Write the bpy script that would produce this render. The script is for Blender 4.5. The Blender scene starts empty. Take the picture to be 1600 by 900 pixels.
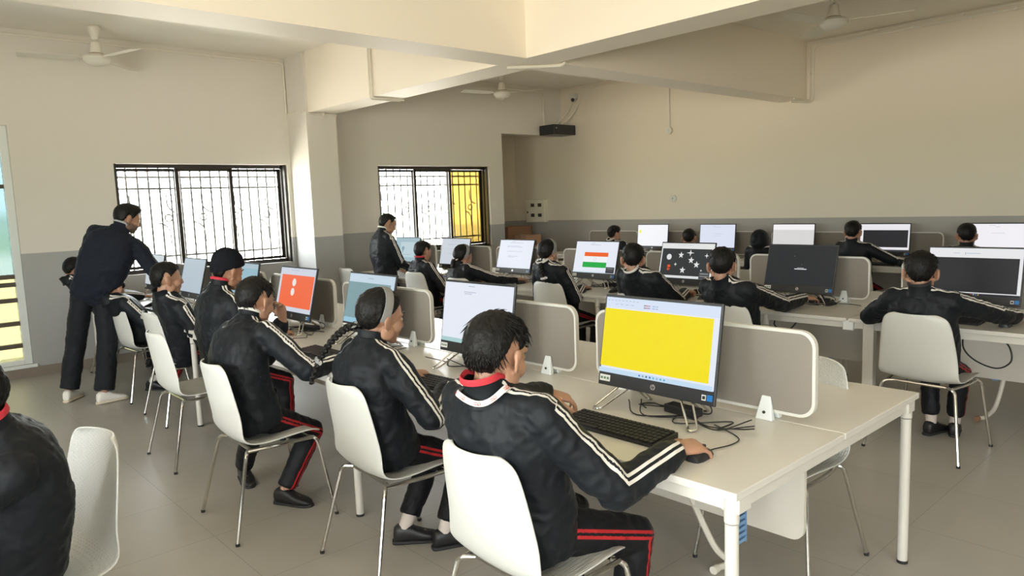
import bpy, math, random
from mathutils import Vector as V, Matrix, noise
random.seed(7)
PI = math.pi
sc = bpy.context.scene
COL = sc.collection
Z3 = V((0, 0, 1))

# ---------------------------------------------------------------- materials
def nodes(name):
    m = bpy.data.materials.new(name); m.use_nodes = True
    nt = m.node_tree
    return m, nt, nt.nodes['Principled BSDF']

def bump(nt, b, scale, strength, dist=.002, detail=3, stretch=None, coord='Object'):
    tc = nt.nodes.new('ShaderNodeTexCoord'); src = tc.outputs[coord]
    if stretch:
        mp = nt.nodes.new('ShaderNodeMapping'); mp.inputs['Scale'].default_value = stretch
        nt.links.new(src, mp.inputs[0]); src = mp.outputs[0]
    n = nt.nodes.new('ShaderNodeTexNoise'); n.inputs['Scale'].default_value = scale; n.inputs['Detail'].default_value = detail
    nt.links.new(src, n.inputs['Vector'])
    bp = nt.nodes.new('ShaderNodeBump'); bp.inputs['Strength'].default_value = strength; bp.inputs['Distance'].default_value = dist
    nt.links.new(n.outputs['Fac'], bp.inputs['Height']); nt.links.new(bp.outputs[0], b.inputs['Normal'])
    return n

def mat(name, col, rough=.5, metal=0, spec=.5, nb=None, sheen=0, coat=0):
    m, nt, b = nodes(name)
    b.inputs['Base Color'].default_value = (*col, 1); b.inputs['Roughness'].default_value = rough
    b.inputs['Metallic'].default_value = metal; b.inputs['Specular IOR Level'].default_value = spec
    b.inputs['Sheen Weight'].default_value = sheen; b.inputs['Coat Weight'].default_value = coat
    if nb: bump(nt, b, *nb)
    return m

def emit(name, col, s=1.0):
    m, nt, b = nodes(name)
    b.inputs['Base Color'].default_value = (.01, .01, .012, 1); b.inputs['Roughness'].default_value = .35
    b.inputs['Specular IOR Level'].default_value = .15; b.inputs['Emission Color'].default_value = (*col, 1); b.inputs['Emission Strength'].default_value = s
    return m

def math_node(nt, op, a=None, b=None):
    n = nt.nodes.new('ShaderNodeMath'); n.operation = op
    for i, x in enumerate((a, b)):
        if x is None: continue
        if isinstance(x, (int, float)): n.inputs[i].default_value = x
        else: nt.links.new(x, n.inputs[i])
    return n.outputs[0]

def mixcol(nt, fac, a, b):
    n = nt.nodes.new('ShaderNodeMix'); n.data_type = 'RGBA'
    nt.links.new(fac, n.inputs[0])
    for i, x in ((6, a), (7, b)):
        if isinstance(x, tuple): n.inputs[i].default_value = (*x, 1)
        else: nt.links.new(x, n.inputs[i])
    return n.outputs[2]

def cloth(name, base, stripe=None, rough=.55, sheen=.02, w=(.005, .0155)):
    m, nt, b = nodes(name)
    b.inputs['Roughness'].default_value = rough; b.inputs['Sheen Weight'].default_value = sheen
    b.inputs['Sheen Roughness'].default_value = .4
    b.inputs['Specular IOR Level'].default_value = .22
    b.inputs['Base Color'].default_value = (*base, 1)
    if stripe:
        at = nt.nodes.new('ShaderNodeAttribute'); at.attribute_name = 'stripe'
        f = math_node(nt, 'MULTIPLY', math_node(nt, 'GREATER_THAN', at.outputs['Fac'], w[0]), math_node(nt, 'LESS_THAN', at.outputs['Fac'], w[1]))
        nt.links.new(mixcol(nt, f, base, stripe), b.inputs['Base Color'])
    bump(nt, b, 11, .32, .012, 3)
    return m

def wall_paint(name, up, low, level=1.268):
    m, nt, b = nodes(name)
    b.inputs['Roughness'].default_value = .55; b.inputs['Specular IOR Level'].default_value = .3
    g = nt.nodes.new('ShaderNodeNewGeometry'); s = nt.nodes.new('ShaderNodeSeparateXYZ')
    nt.links.new(g.outputs['Position'], s.inputs[0])
    f = math_node(nt, 'GREATER_THAN', s.outputs[2], level)
    nt.links.new(mixcol(nt, f, low, up), b.inputs['Base Color'])
    bump(nt, b, 60, .05, .002)
    return m

def tile_mat(name, c1, c2, grout, size=.6):
    m, nt, b = nodes(name)
    tc = nt.nodes.new('ShaderNodeNewGeometry')
    br = nt.nodes.new('ShaderNodeTexBrick'); br.offset = 0
    br.inputs['Scale'].default_value = 1; br.inputs['Brick Width'].default_value = size; br.inputs['Row Height'].default_value = size
    br.inputs['Mortar Size'].default_value = .0025; br.inputs['Color1'].default_value = (*c1, 1); br.inputs['Color2'].default_value = (*c2, 1)
    br.inputs['Mortar'].default_value = (*grout, 1)
    nt.links.new(tc.outputs['Position'], br.inputs['Vector'])
    n = nt.nodes.new('ShaderNodeTexNoise'); n.inputs['Scale'].default_value = 2.2; n.inputs['Detail'].default_value = 6
    nt.links.new(tc.outputs['Position'], n.inputs['Vector'])
    hs = nt.nodes.new('ShaderNodeHueSaturation'); nt.links.new(br.outputs['Color'], hs.inputs['Color'])
    v = math_node(nt, 'ADD', math_node(nt, 'MULTIPLY', n.outputs['Fac'], .25), .875); nt.links.new(v, hs.inputs['Value'])
    nt.links.new(hs.outputs[0], b.inputs['Base Color'])
    r = math_node(nt, 'ADD', math_node(nt, 'MULTIPLY', n.outputs['Fac'], .2), .26); nt.links.new(r, b.inputs['Roughness'])
    b.inputs['Specular IOR Level'].default_value = .45
    return m

def glass_mat(name, col, refl=.06):
    m = bpy.data.materials.new(name); m.use_nodes = True; nt = m.node_tree
    nt.nodes.remove(nt.nodes['Principled BSDF'])
    t = nt.nodes.new('ShaderNodeBsdfTransparent'); t.inputs[0].default_value = (*col, 1)
    g = nt.nodes.new('ShaderNodeBsdfGlossy'); g.inputs['Roughness'].default_value = .05
    mx = nt.nodes.new('ShaderNodeMixShader'); mx.inputs[0].default_value = refl
    nt.links.new(t.outputs[0], mx.inputs[1]); nt.links.new(g.outputs[0], mx.inputs[2])
    nt.links.new(mx.outputs[0], nt.nodes['Material Output'].inputs[0])
    return m

def fabric_mat(name, c1, c2):
    m, nt, b = nodes(name)
    b.inputs['Roughness'].default_value = .9; b.inputs['Specular IOR Level'].default_value = .2
    n = bump(nt, b, 420, .25, .001, 2)
    nt.links.new(mixcol(nt, n.outputs['Fac'], c1, c2), b.inputs['Base Color'])
    return m

def weave_mat(name, col):
    m, nt, b = nodes(name)
    b.inputs['Base Color'].default_value = (*col, 1); b.inputs['Roughness'].default_value = .42
    tc = nt.nodes.new('ShaderNodeTexCoord')
    mp = nt.nodes.new('ShaderNodeMapping'); mp.inputs['Rotation'].default_value = (0, PI / 2, 0)
    nt.links.new(tc.outputs['Object'], mp.inputs[0])
    br = nt.nodes.new('ShaderNodeTexBrick'); br.inputs['Scale'].default_value = 1; br.inputs['Brick Width'].default_value = .014
    br.inputs['Row Height'].default_value = .011; br.inputs['Mortar Size'].default_value = .003; br.inputs['Mortar Smooth'].default_value = .6
    nt.links.new(mp.outputs[0], br.inputs['Vector'])
    bp = nt.nodes.new('ShaderNodeBump'); bp.inputs['Strength'].default_value = .9; bp.inputs['Distance'].default_value = .003; bp.invert = True
    nt.links.new(br.outputs['Fac'], bp.inputs['Height']); nt.links.new(bp.outputs[0], b.inputs['Normal'])
    return m

def skin_mat(name, col, lip):
    m, nt, b = nodes(name)
    b.inputs['Roughness'].default_value = .48
    at = nt.nodes.new('ShaderNodeAttribute'); at.attribute_name = 'lip'
    ab = nt.nodes.new('ShaderNodeAttribute'); ab.attribute_name = 'beard'
    c = mixcol(nt, at.outputs['Fac'], col, lip)
    c = mixcol(nt, ab.outputs['Fac'], c, (.05, .035, .03))
    nt.links.new(c, b.inputs['Base Color'])
    b.inputs['Subsurface Weight'].default_value = .12; b.inputs['Subsurface Radius'].default_value = (.01, .004, .002)
    b.inputs['Subsurface Scale'].default_value = .6
    bump(nt, b, 120, .08, .002)
    return m

MT = dict(
    wall=wall_paint('wall_paint', (.70, .665, .60), (.385, .385, .375)),
    wall_warm=wall_paint('warm_cast_wall_paint', (.73, .655, .535), (.39, .37, .33)),  # right wall and alcove: warm cast of the light put into the paint colour
    ceil=mat('ceiling_paint', (.83, .79, .71), .6, nb=(40, .04, .002)),
    beam=mat('beam_paint', (.84, .77, .655), .55, nb=(40, .04, .002)),
    floor=tile_mat('floor_tile', (.40, .38, .345), (.415, .395, .355), (.31, .29, .26)),
    skirt=mat('skirting_tile', (.24, .2, .165), .35),
    alum=mat('dark_aluminium', (.035, .028, .025), .4, .3),
    white_alum=mat('white_powdercoat', (.75, .78, .76), .4),
    grille=mat('painted_grille', (.8, .8, .8), .5),
    louvre=mat('brown_metal_bar', (.09, .07, .05), .5),
    glass=glass_mat('clear_glass', (.95, .97, .97)),
    tint=glass_mat('cyan_tinted_glass', (.125, .148, .152)),
    dimmed=glass_mat('view_dimming_glass', (.185, .18, .13)),  # clear lower pane; tint stands in for the dimmer, yellowish outdoor light
    lglass=glass_mat('side_window_glass', (.72, .72, .72)),
    wglass=glass_mat('window_glass', (.70, .70, .70)),
    amber=glass_mat('amber_glass', (.30, .255, .13)),
    plastic=mat('white_plastic', (.63, .63, .59), .38, spec=.45),
    weave=weave_mat('white_woven_plastic', (.63, .63, .59)),
    chrome=mat('chrome', (.68, .66, .62), .16, 1),
    desk=mat('white_laminate', (.67, .65, .595), .3, spec=.5, nb=(300, .02, .001)),
    desk_metal=mat('white_painted_steel', (.66, .635, .575), .4),
    modesty=mat('beige_board', (.66, .62, .545), .5),
    fabric=fabric_mat('taupe_fabric', (.225, .20, .172), (.28, .25, .215)),
    trim=mat('white_trim', (.64, .625, .57), .45),
    black=mat('black_plastic', (.018, .018, .02), .42),
    housing=mat('black_housing', (.03, .031, .034), .4),
    key=mat('black_keys', (.018, .018, .02), .5, spec=.25),
    wire=mat('black_cable', (.012, .012, .012), .5),
    greyband=mat('grey_band', (.25, .245, .235), .8),
    silver=mat('silver', (.7, .7, .7), .3, .8),
    sticker=mat('white_sticker', (.75, .75, .72), .5),
    sticker_ink=mat('sticker_ink', (.1, .2, .12), .5),
    blue_sticker=mat('blue_sticker', (.02, .17, .50), .4),
    pvc=mat('cream_conduit', (.74, .70, .60), .45),
    bluepl=mat('blue_plastic', (.18, .33, .55), .5),
    black_metal=mat('black_metal', (.02, .022, .025), .35),
    carton=mat('brown_cardboard', (.32, .17, .10), .85), carton2=mat('light_cardboard', (.45, .27, .18), .85),
    tape=mat('parcel_tape', (.30, .19, .11), .3),
    ivory=mat('ivory_metal', (.72, .68, .55), .45), slot=mat('dark_slot', (.05, .04, .03), .5),
    fan=mat('cream_fan', (.74, .71, .62), .4), fan_trim=mat('fan_brass', (.4, .3, .18), .35, .6),
    skin=skin_mat('skin', (.43, .235, .15), (.36, .15, .12)),
    hair=mat('black_hair', (.007, .006, .0055), .5, spec=.22, nb=(70, .6, .006, 3)),
    jacket=cloth('black_tracksuit_jacket', (.0085, .0105, .0135), (.72, .69, .64)),
    trousers=cloth('black_tracksuit_trousers', (.0095, .0095, .0115), (.45, .022, .025)),
    plain=cloth('black_cloth', (.0085, .0105, .0135)),
    navy=cloth('navy_sweater', (.010, .013, .022), None, .8, .06),
    dark_trousers=cloth('dark_trousers', (.013, .014, .018), None, .75, .05),
    red=mat('red_cloth', (.5, .025, .04), .7), whitecloth=mat('white_cloth', (.7, .68, .64), .8),
    greycloth=mat('grey_cloth', (.38, .40, .43), .8),
    beanie=mat('black_knit', (.009, .010, .014), .95, spec=.15, nb=(1, .5, .004, 1, (60, 60, 6))),
    shoe=mat('black_shoe', (.014, .014, .015), .45), sole=mat('black_sole', (.02, .02, .02), .7),
    wshoe=mat('white_shoe', (.82, .80, .75), .55), wsole=mat('cream_sole', (.68, .60, .48), .6),
    sock=mat('white_sock', (.66, .58, .53), .9),
    eye=mat('eye_white', (.7, .68, .65), .25), iris=mat('dark_iris', (.015, .01, .008), .15),
    ink=mat('red_print', (.6, .05, .05), .6), paper=mat('white_paper', (.75, .74, .7), .7),
    ribbon=mat('white_ribbon', (.7, .69, .68), .7), badge=mat('badge_pink', (.55, .2, .25), .5),
)

# ---------------------------------------------------------------- mesh builder
def basis(z, hint=None):
    z = z.normalized(); h = hint or (V((1, 0, 0)) if abs(z.x) < .9 else V((0, 1, 0)))
    x = (h - z * h.dot(z)).normalized()
    return x, z.cross(x), z

class MB:
    def __init__(s): s.v = []; s.f = []; s.m = []; s.cur = 0
    def add(s, vs, fs):
        o = len(s.v); s.v += [tuple(p) for p in vs]
        for f in fs: s.f.append(tuple(i + o for i in f)); s.m.append(s.cur)
        return s
    def obox(s, c, ax, h):
        c = V(c); A = [V(a) * q for a, q in zip(ax, h)]
        vs = [c + A[0] * i + A[1] * j + A[2] * k for k in (-1, 1) for j in (-1, 1) for i in (-1, 1)]
        return s.add(vs, [(0, 2, 3, 1), (4, 5, 7, 6), (0, 1, 5, 4), (2, 6, 7, 3), (0, 4, 6, 2), (1, 3, 7, 5)])
    def box(s, x0, x1, y0, y1, z0, z1):
        return s.obox(((x0 + x1) / 2, (y0 + y1) / 2, (z0 + z1) / 2), ((1, 0, 0), (0, 1, 0), (0, 0, 1)), (abs(x1 - x0) / 2, abs(y1 - y0) / 2, abs(z1 - z0) / 2))
    def rings(s, R, cap=True, closed=False):
        n = len(R[0]); vs = [p for r in R for p in r]; fs = []
        m = len(R)
        for i in range(m if closed else m - 1):
            a, b = i * n, ((i + 1) % m) * n
            for j in range(n):
                k = (j + 1) % n; fs.append((a + j, a + k, b + k, b + j))
        if cap and not closed:
            fs.append(tuple(range(n - 1, -1, -1))); fs.append(tuple((m - 1) * n + j for j in range(n)))
        return s.add(vs, fs)
    def tube(s, pts, r, n=8, closed=False, flat=None):
        pts = [V(p) for p in pts]; m = len(pts); R = []; x = None
        for i, p in enumerate(pts):
            if closed: t = pts[(i + 1) % m] - pts[i - 1]
            else: t = pts[min(i + 1, m - 1)] - pts[max(i - 1, 0)]
            if t.length < 1e-9: t = V((0, 0, 1))
            x, y, z = basis(t, x)
            ri = r[i] if isinstance(r, (list, tuple)) else r
            R.append([p + x * (ri * math.cos(2 * PI * j / n)) + y * (ri * math.sin(2 * PI * j / n)) for j in range(n)])
        return s.rings(R, True, closed)
    def cyl(s, p0, p1, r0, r1=None, n=20):
        return s.tube([p0, p1], [r0, r0 if r1 is None else r1], n)
    def lathe(s, c, prof, n=24, ax=Z3):
        c = V(c); x, y, z = basis(V(ax)); 
        return s.rings([[c + z * h + x * (r * math.cos(2 * PI * j / n)) + y * (r * math.sin(2 * PI * j / n)) for j in range(n)] for r, h in prof])
    def capsule(s, p0, r0, p1, r1, n=14, flat1=False):
        p0 = V(p0); p1 = V(p1); x, y, z = basis(p1 - p0); R = []
        def ring(c, r): R.append([c + x * (r * math.cos(2 * PI * j / n)) + y * (r * math.sin(2 * PI * j / n)) for j in range(n)])
        for a in (-80, -55, -28): ring(p0 + z * (r0 * math.sin(math.radians(a))), r0 * math.cos(math.radians(a)))
        ring(p0, r0); ring(p1, r1)
        if not flat1:
            for a in (28, 55, 80): ring(p1 + z * (r1 * math.sin(math.radians(a))), r1 * math.cos(math.radians(a)))
        return s.rings(R)
    def ellip(s, c, ax, n=16, m=10):
        c = V(c); A = [V(a) for a in ax]; R = []
        for i in range(1, m):
            t = PI * i / m
            R.append([c + A[2] * (-math.cos(t)) + (A[0] * math.cos(2 * PI * j / n) + A[1] * math.sin(2 * PI * j / n)) * math.sin(t) for j in range(n)])
        return s.rings(R)
    def ell(s, c, r, fr=None, **k):
        fr = fr or (V((1, 0, 0)), V((0, 1, 0)), V((0, 0, 1)))
        return s.ellip(c, [f * q for f, q in zip(fr, r)], **k)
    def prism(s, pts, fn, t0, t1):
        n = len(pts); vs = [fn(a, b, t0) for a, b in pts] + [fn(a, b, t1) for a, b in pts]
        fs = [tuple(range(n - 1, -1, -1)), tuple(range(n, 2 * n))] + [(j, (j + 1) % n, n + (j + 1) % n, n + j) for j in range(n)]
        return s.add(vs, fs)
    def obj(s, name, mats, parent=None, smooth=35, bevel=0, seg=2):
        me = bpy.data.meshes.new(name); me.from_pydata(s.v, [], s.f)
        mats = mats if isinstance(mats, (list, tuple)) else [mats]
        for q in mats: me.materials.append(MT[q] if isinstance(q, str) else q)
        me.polygons.foreach_set('material_index', s.m)
        fix_normals(me)
        finish(me, smooth)
        o = bpy.data.objects.new(name, me); COL.objects.link(o)
        if parent: o.parent = parent
        if bevel:
            b = o.modifiers.new('bevel', 'BEVEL'); b.width = bevel; b.segments = seg; b.limit_method = 'ANGLE'; b.angle_limit = math.radians(40)
        return o

import bmesh
def fix_normals(me):
    bm = bmesh.new(); bm.from_mesh(me); bmesh.ops.recalc_face_normals(bm, faces=bm.faces); bm.to_mesh(me); bm.free()
def finish(me, ang):
    if ang is None: return
    me.polygons.foreach_set('use_smooth', [True] * len(me.polygons))
    me.set_sharp_from_angle(angle=math.radians(ang))

def tag(o, label, cat, group=None):
    o['label'] = label; o['category'] = cat
    if group: o['group'] = group
    return o
def thing(name, label, cat, loc=(0, 0, 0), rz=0, group=None):
    o = bpy.data.objects.new(name, None); COL.objects.link(o); o.location = loc; o.rotation_euler = (0, 0, rz)
    o.empty_display_size = .1
    return tag(o, label, cat, group)
def struct(mb, name, m, parent=None, **k):
    o = mb.obj(name, m, parent, **k)
    if not parent: o['kind'] = 'structure'
    return o
def dup(root, loc, rz, label=None, group=None):
    r = root.copy(); COL.objects.link(r); r.location = loc; r.rotation_euler = (0, 0, rz)
    if label: r['label'] = label
    if group: r['group'] = group
    for ch in list(root.children):
        c = ch.copy(); COL.objects.link(c); c.parent = r
        for g in list(ch.children):
            d = g.copy(); COL.objects.link(d); d.parent = c
    return r
def rrect(w, h, r, n=5):
    pts = []
    for cx, cy, a0 in ((w - r, h - r, 0), (r, h - r, 90), (r, r, 180), (w - r, r, 270)):
        for i in range(n + 1):
            a = math.radians(a0 + 90 * i / n); pts.append((cx + r * math.cos(a), cy + r * math.sin(a)))
    return pts
def fillet(pts, r, n=5):
    pts = [V(p) for p in pts]; out = [pts[0]]
    for a, b, c in zip(pts, pts[1:], pts[2:]):
        d0 = (a - b); d1 = (c - b); q = min(r, d0.length * .49, d1.length * .49)
        p0 = b + d0.normalized() * q; p1 = b + d1.normalized() * q
        for i in range(n + 1):
            t = i / n; out.append(p0 * (1 - t) ** 2 + b * (2 * t * (1 - t)) + p1 * t * t)
    out.append(pts[-1]); return out
def spline(pts, n=8):
    pts = [V(p) for p in pts]; out = []
    P = [pts[0] * 2 - pts[1]] + pts + [pts[-1] * 2 - pts[-2]]
    for i in range(1, len(P) - 2):
        for k in range(n):
            t = k / n
            out.append(.5 * ((2 * P[i]) + (P[i + 1] - P[i - 1]) * t + (2 * P[i - 1] - 5 * P[i] + 4 * P[i + 1] - P[i + 2]) * t * t + (3 * P[i] - P[i - 1] - 3 * P[i + 1] + P[i + 2]) * t ** 3))
    out.append(pts[-1]); return out
WORLD = 52.0
# ---------------------------------------------------------------- the room
XL, XR, YF, YB, ZC = -3.4, 9.28, -4.2, 8.8, 3.5     # left, right, front (behind camera), back, ceiling
T = .24
def wall_with_holes(axis, at, t, a0, a1, holes, z1=ZC):
    # holes: (u0,u1,z0,z1) ; a wall slab along x (axis 'x') or y
    mb = MB(); us = sorted({a0, a1} | {h[0] for h in holes} | {h[1] for h in holes})
    def b(u0, u1, z0, z1_):
        if z1_ - z0 < 1e-6: return
        if axis == 'x': mb.box(u0, u1, at, at + t, z0, z1_)
        else: mb.box(at, at + t, u0, u1, z0, z1_)
    for u0, u1 in zip(us, us[1:]):
        h = [q for q in holes if q[0] <= u0 + 1e-6 and q[1] >= u1 - 1e-6]
        if not h: b(u0, u1, 0, z1)
        else: b(u0, u1, 0, h[0][2]); b(u0, u1, h[0][3], z1)
    return mb
W1 = (-.45, 1.29, .13, 2.55); W2 = (2.22, 4.22, .955, 2.185); W3 = (5.555, 7.60, .93, 2.185)
NICHE = (7.89, XR, 0, 2.71)
struct(wall_with_holes('x', YB, T, XL - T, XR, [W1, W2, W3, NICHE]), 'wall_back', 'wall', smooth=None)
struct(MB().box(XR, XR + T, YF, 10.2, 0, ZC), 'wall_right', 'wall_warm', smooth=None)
LW = [(-2.6, -.2, .8, 2.4), (1.2, 4.0, .8, 2.4)]
struct(wall_with_holes('y', XL - T, T, YF, YB, LW), 'wall_left', 'wall', smooth=None)
FW = [(-2.2, -.2, .95, 2.3)]
struct(wall_with_holes('x', YF - T, T, XL - T, XR + T, FW), 'wall_front', 'wall', smooth=None)
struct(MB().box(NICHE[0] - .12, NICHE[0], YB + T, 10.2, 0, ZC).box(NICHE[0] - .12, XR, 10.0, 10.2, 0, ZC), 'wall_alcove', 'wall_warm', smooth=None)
struct(MB().box(XL - T, XR + T, YF - T, 10.2, -.15, 0), 'floor', 'floor', smooth=None)
struct(MB().box(XL - T, XR + T, YF - T, 10.2, ZC, ZC + .15), 'ceiling', 'ceil', smooth=None)
CX0, CX1, CY = 4.27, 4.67, 8.3
struct(MB().box(CX0, CX1, CY, YB, 0, ZC), 'column', 'wall', smooth=None)
BZ = 2.785
struct(MB().box(CX0 + .03, CX1, YF, CY, BZ, ZC), 'beam', 'beam', smooth=None)
struct(MB().box(XL, CX0 + .03, 4.45, 4.81, BZ, ZC), 'beam', 'beam', smooth=None)
struct(MB().box(CX1, XR, 4.45, 4.81, BZ, ZC), 'beam', 'beam', smooth=None)
sk = MB().box(XL, CX0, YB - .012, YB, 0, .1).box(CX0 - .012, CX1 + .012, CY - .012, CY, 0, .1).box(CX0 - .012, CX0, CY, YB, 0, .1).box(CX1, CX1 + .012, CY, YB, 0, .1).box(CX1, NICHE[0], YB - .012, YB, 0, .1)
struct(sk, 'baseboard_back', 'skirt', smooth=None)
struct(MB().box(XR - .012, XR, YF, 10, 0, .1), 'baseboard_right', 'skirt', smooth=None)

def ornament(mb, x, z, y, s):
    # scroll of two bars and a ring, welded between the upright bars
    mb.tube([(x + .075 * math.cos(a) * s, y, z + .075 * math.sin(a) * s) for a in [2 * PI * i / 16 for i in range(16)]], .010, 6, True)
    mb.tube(spline([(x - .01, y, z + .5 * s), (x, y, z + .26 * s), (x + .1 * s, y, z + .14 * s), (x + .2 * s, y, z + .10 * s)], 5), .010, 6)
    mb.tube(spline([(x + .01, y, z - .55 * s), (x, y, z - .26 * s), (x - .1 * s, y, z - .14 * s), (x - .2 * s, y, z - .10 * s)], 5), .010, 6)

def sliding_window(name, w, panes):
    x0, x1, z0, z1 = w
    root = bpy.data.objects.new(name, None); COL.objects.link(root); root['kind'] = 'structure'
    y = YB + .10; f = MB()
    for yy, d in ((y, .05), (y + .05, .04)):
        fw = .045 if d == .05 else .03
        f.box(x0, x1, yy, yy + d - .006, z1 - fw, z1).box(x0, x1, yy, yy + d - .006, z0, z0 + fw)
        f.box(x0, x0 + fw, yy, yy + d - .006, z0, z1).box(x1 - fw, x1, yy, yy + d - .006, z0, z1)
    f.box(x1 - .03, x1 - .012, YB + .03, y, z0, z1).box(x0 + .012, x0 + .03, YB + .03, y, z0, z1)
    f.obj('window_frame', 'alum', root, smooth=None, bevel=.003)
    n = 3; pw = (x1 - x0 - .1) / n
    for i in range(n):
        a = x0 + .05 + i * pw; b = a + pw; yy = y + (.012 if i % 2 else .062); m = MB()
        m.box(a - .02, a + .022, yy, yy + .022, z0 + .045, z1 - .045).box(b - .022, b + .02, yy, yy + .022, z0 + .045, z1 - .045)
        m.box(a, b, yy, yy + .022, z0 + .045, z0 + .08).box(a, b, yy, yy + .022, z1 - .08, z1 - .045)
        s = m.obj('sash', 'alum', root, smooth=None)
        MB().box(a + .022, b - .022, yy + .008, yy + .012, z0 + .08, z1 - .08).obj('pane', panes[i], s, smooth=None)
    g = MB(); yg = YB + T + .02
    for zz in (z0 + .06, z0 + .17, z1 - .14, z1 - .27): g.box(x0 - .03, x1 + .03, yg, yg + .006, zz - .012, zz + .012)
    nb = 17
    for i in range(nb):
        xx = x0 + (x1 - x0) * (i + .5) / nb
        g.box(xx - .0105, xx + .0105, yg - .004, yg + .005, z0, z1)
    for i in range(5):
        ornament(g, x0 + (x1 - x0) * (i + .5) / 5, (z0 + z1) / 2, yg, .55)
    g.obj('grille', 'grille', root, smooth=None)
    return root
sliding_window('window_2', W2, ['wglass'] * 3)
sliding_window('window_3', W3, ['wglass', 'wglass', 'amber'])
# tall louvred window at the left
root = bpy.data.objects.new('window_1', None); COL.objects.link(root); root['kind'] = 'structure'
x0, x1, z0, z1 = W1; y = YB + .04
MB().box(x1 - .07, x1, y, y + .07, z0, z1).box(x0, x0 + .07, y, y + .07, z0, z1).box(x0 + .07, x1 - .07, y, y + .07, z0, z0 + .05).box(x0 + .07, x1 - .07, y, y + .07, z1 - .05, z1).box(x0, x1 + .03, YB - .03, YB - .002, z0 - .03, z0 + .004).obj('window_frame', 'white_alum', root, smooth=None, bevel=.004)
m = MB()
for zz in (.33, .56, .80, .96, 1.04): m.box(x0 + .07, x1 - .07, y - .01, y + .05, zz - .022, zz + .022)
m.box(x0 + .07, x1 - .07, y + .03, y + .05, 1.93, 1.97)
m.obj('cross_bar', 'louvre', root, smooth=None, bevel=.004)
MB().box(x0 + .07, x1 - .07, y + .035, y + .04, 1.06, z1 - .05).obj('upper_pane', 'tint', root, smooth=None)
MB().box(x0 + .07, x1 - .07, y + .035, y + .04, z0 + .05, 1.02).obj('lower_pane', 'dimmed', root, smooth=None)
n = 4
for h in LW:
    r = bpy.data.objects.new('window_%d' % n, None); COL.objects.link(r); r['kind'] = 'structure'; n += 1
    f = MB(); a0, a1, b0, b1 = h; xx = XL - .16
    for q in (a0, (a0 * 2 + a1) / 3, (a0 + a1 * 2) / 3, a1 - .05): f.box(xx, xx + .05, q, q + .05, b0, b1)
    f.box(xx, xx + .05, a0, a1, b0, b0 + .05).box(xx, xx + .05, a0, a1, b1 - .05, b1); f.obj('window_frame', 'alum', r, smooth=None)
    MB().box(xx + .02, xx + .024, a0 + .05, a1 - .05, b0 + .05, b1 - .05).obj('pane', 'lglass', r, smooth=None)
for h in FW:
    r = bpy.data.objects.new('window_%d' % n, None); COL.objects.link(r); r['kind'] = 'structure'; n += 1
    f = MB(); a0, a1, b0, b1 = h; yy = YF - .16
    for q in (a0, (a0 * 2 + a1) / 3, (a0 + a1 * 2) / 3, a1 - .05): f.box(q, q + .05, yy, yy + .05, b0, b1)
    f.box(a0, a1, yy, yy + .05, b0, b0 + .05).box(a0, a1, yy, yy + .05, b1 - .05, b1); f.obj('window_frame', 'alum', r, smooth=None)
    MB().box(a0 + .05, a1 - .05, yy + .02, yy + .024, b0 + .05, b1 - .05).obj('pane', 'lglass', r, smooth=None)

# portals so the sky is sampled through each opening
def portal(loc, sx, sy, rot):
    l = bpy.data.lights.new('daylight_opening', 'AREA'); l.shape = 'RECTANGLE'; l.size = sx; l.size_y = sy; l.cycles.is_portal = True
    o = bpy.data.objects.new('daylight_opening', l); COL.objects.link(o); o.location = loc; o.rotation_euler = rot
for w in (W1, W2, W3): portal(((w[0] + w[1]) / 2, YB + T + .06, (w[2] + w[3]) / 2), w[1] - w[0], w[3] - w[2], (-PI / 2, 0, 0))
for w in LW: portal((XL - T - .03, (w[0] + w[1]) / 2, (w[2] + w[3]) / 2), w[3] - w[2], w[1] - w[0], (0, -PI / 2, 0))
for w in FW: portal(((w[0] + w[1]) / 2, YF - T - .03, (w[2] + w[3]) / 2), w[1] - w[0], w[3] - w[2], (PI / 2, 0, 0))

# ---------------------------------------------------------------- things on walls and ceiling
def fan(label, c, rot, name='ceiling_fan'):
    x, y, z = c; t = thing(name, label, 'ceiling fan', (x, y, ZC), 0, 'cream ceiling fans')
    d = ZC - z
    MB().lathe((0, 0, 0), [(.05, 0), (.062, -.015), (.055, -.05), (.03, -.13), (.014, -.135)]).obj('canopy', 'fan', t)
    MB().cyl((0, 0, -.12), (0, 0, -d + .12), .011).obj('downrod', 'fan', t)
    MB().lathe((0, 0, -d), [(.02, .17), (.04, .16), (.058, .06), (.062, .045)]).obj('lower_canopy', 'fan', t)
    mo = MB().lathe((0, 0, -d), [(.05, .05), (.10, .035), (.125, .01), (.125, -.015), (.10, -.045), (.06, -.06), (.0, -.062)]).obj('motor', 'fan', t)
    MB().lathe((0, 0, -d), [(.066, .052), (.07, .045), (.066, .038)]).obj('motor_ring', 'fan_trim', t)
    for i in range(3):
        a = rot + i * 2 * PI / 3; ca, sa = math.cos(a), math.sin(a)
        D = V((ca, sa, 0)); S = V((-sa, ca, 0)) * math.cos(.18) + V((0, 0, 1)) * math.sin(.18); N = D.cross(S)
        c0 = V((0, 0, -d + .005)); b = MB()
        b.rings([[c0 + D * r + S * w + N * h for w, h in ((-wd, -.002), (wd, -.002), (wd, .002), (-wd, .002))] for r, wd in ((.17, .045), (.22, .062), (.5, .068), (.66, .066), (.675, .05))])
        bl = b.obj('blade', 'fan', t, smooth=None)
        MB().rings([[c0 + D * r + S * w + N * h for w, h in ((-wd, .002), (wd, .002), (wd, .006), (-wd, .006))] for r, wd in ((.1, .02), (.17, .018), (.25, .03))]).obj('blade_iron', 'fan', bl, smooth=None)
    return t

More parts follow.
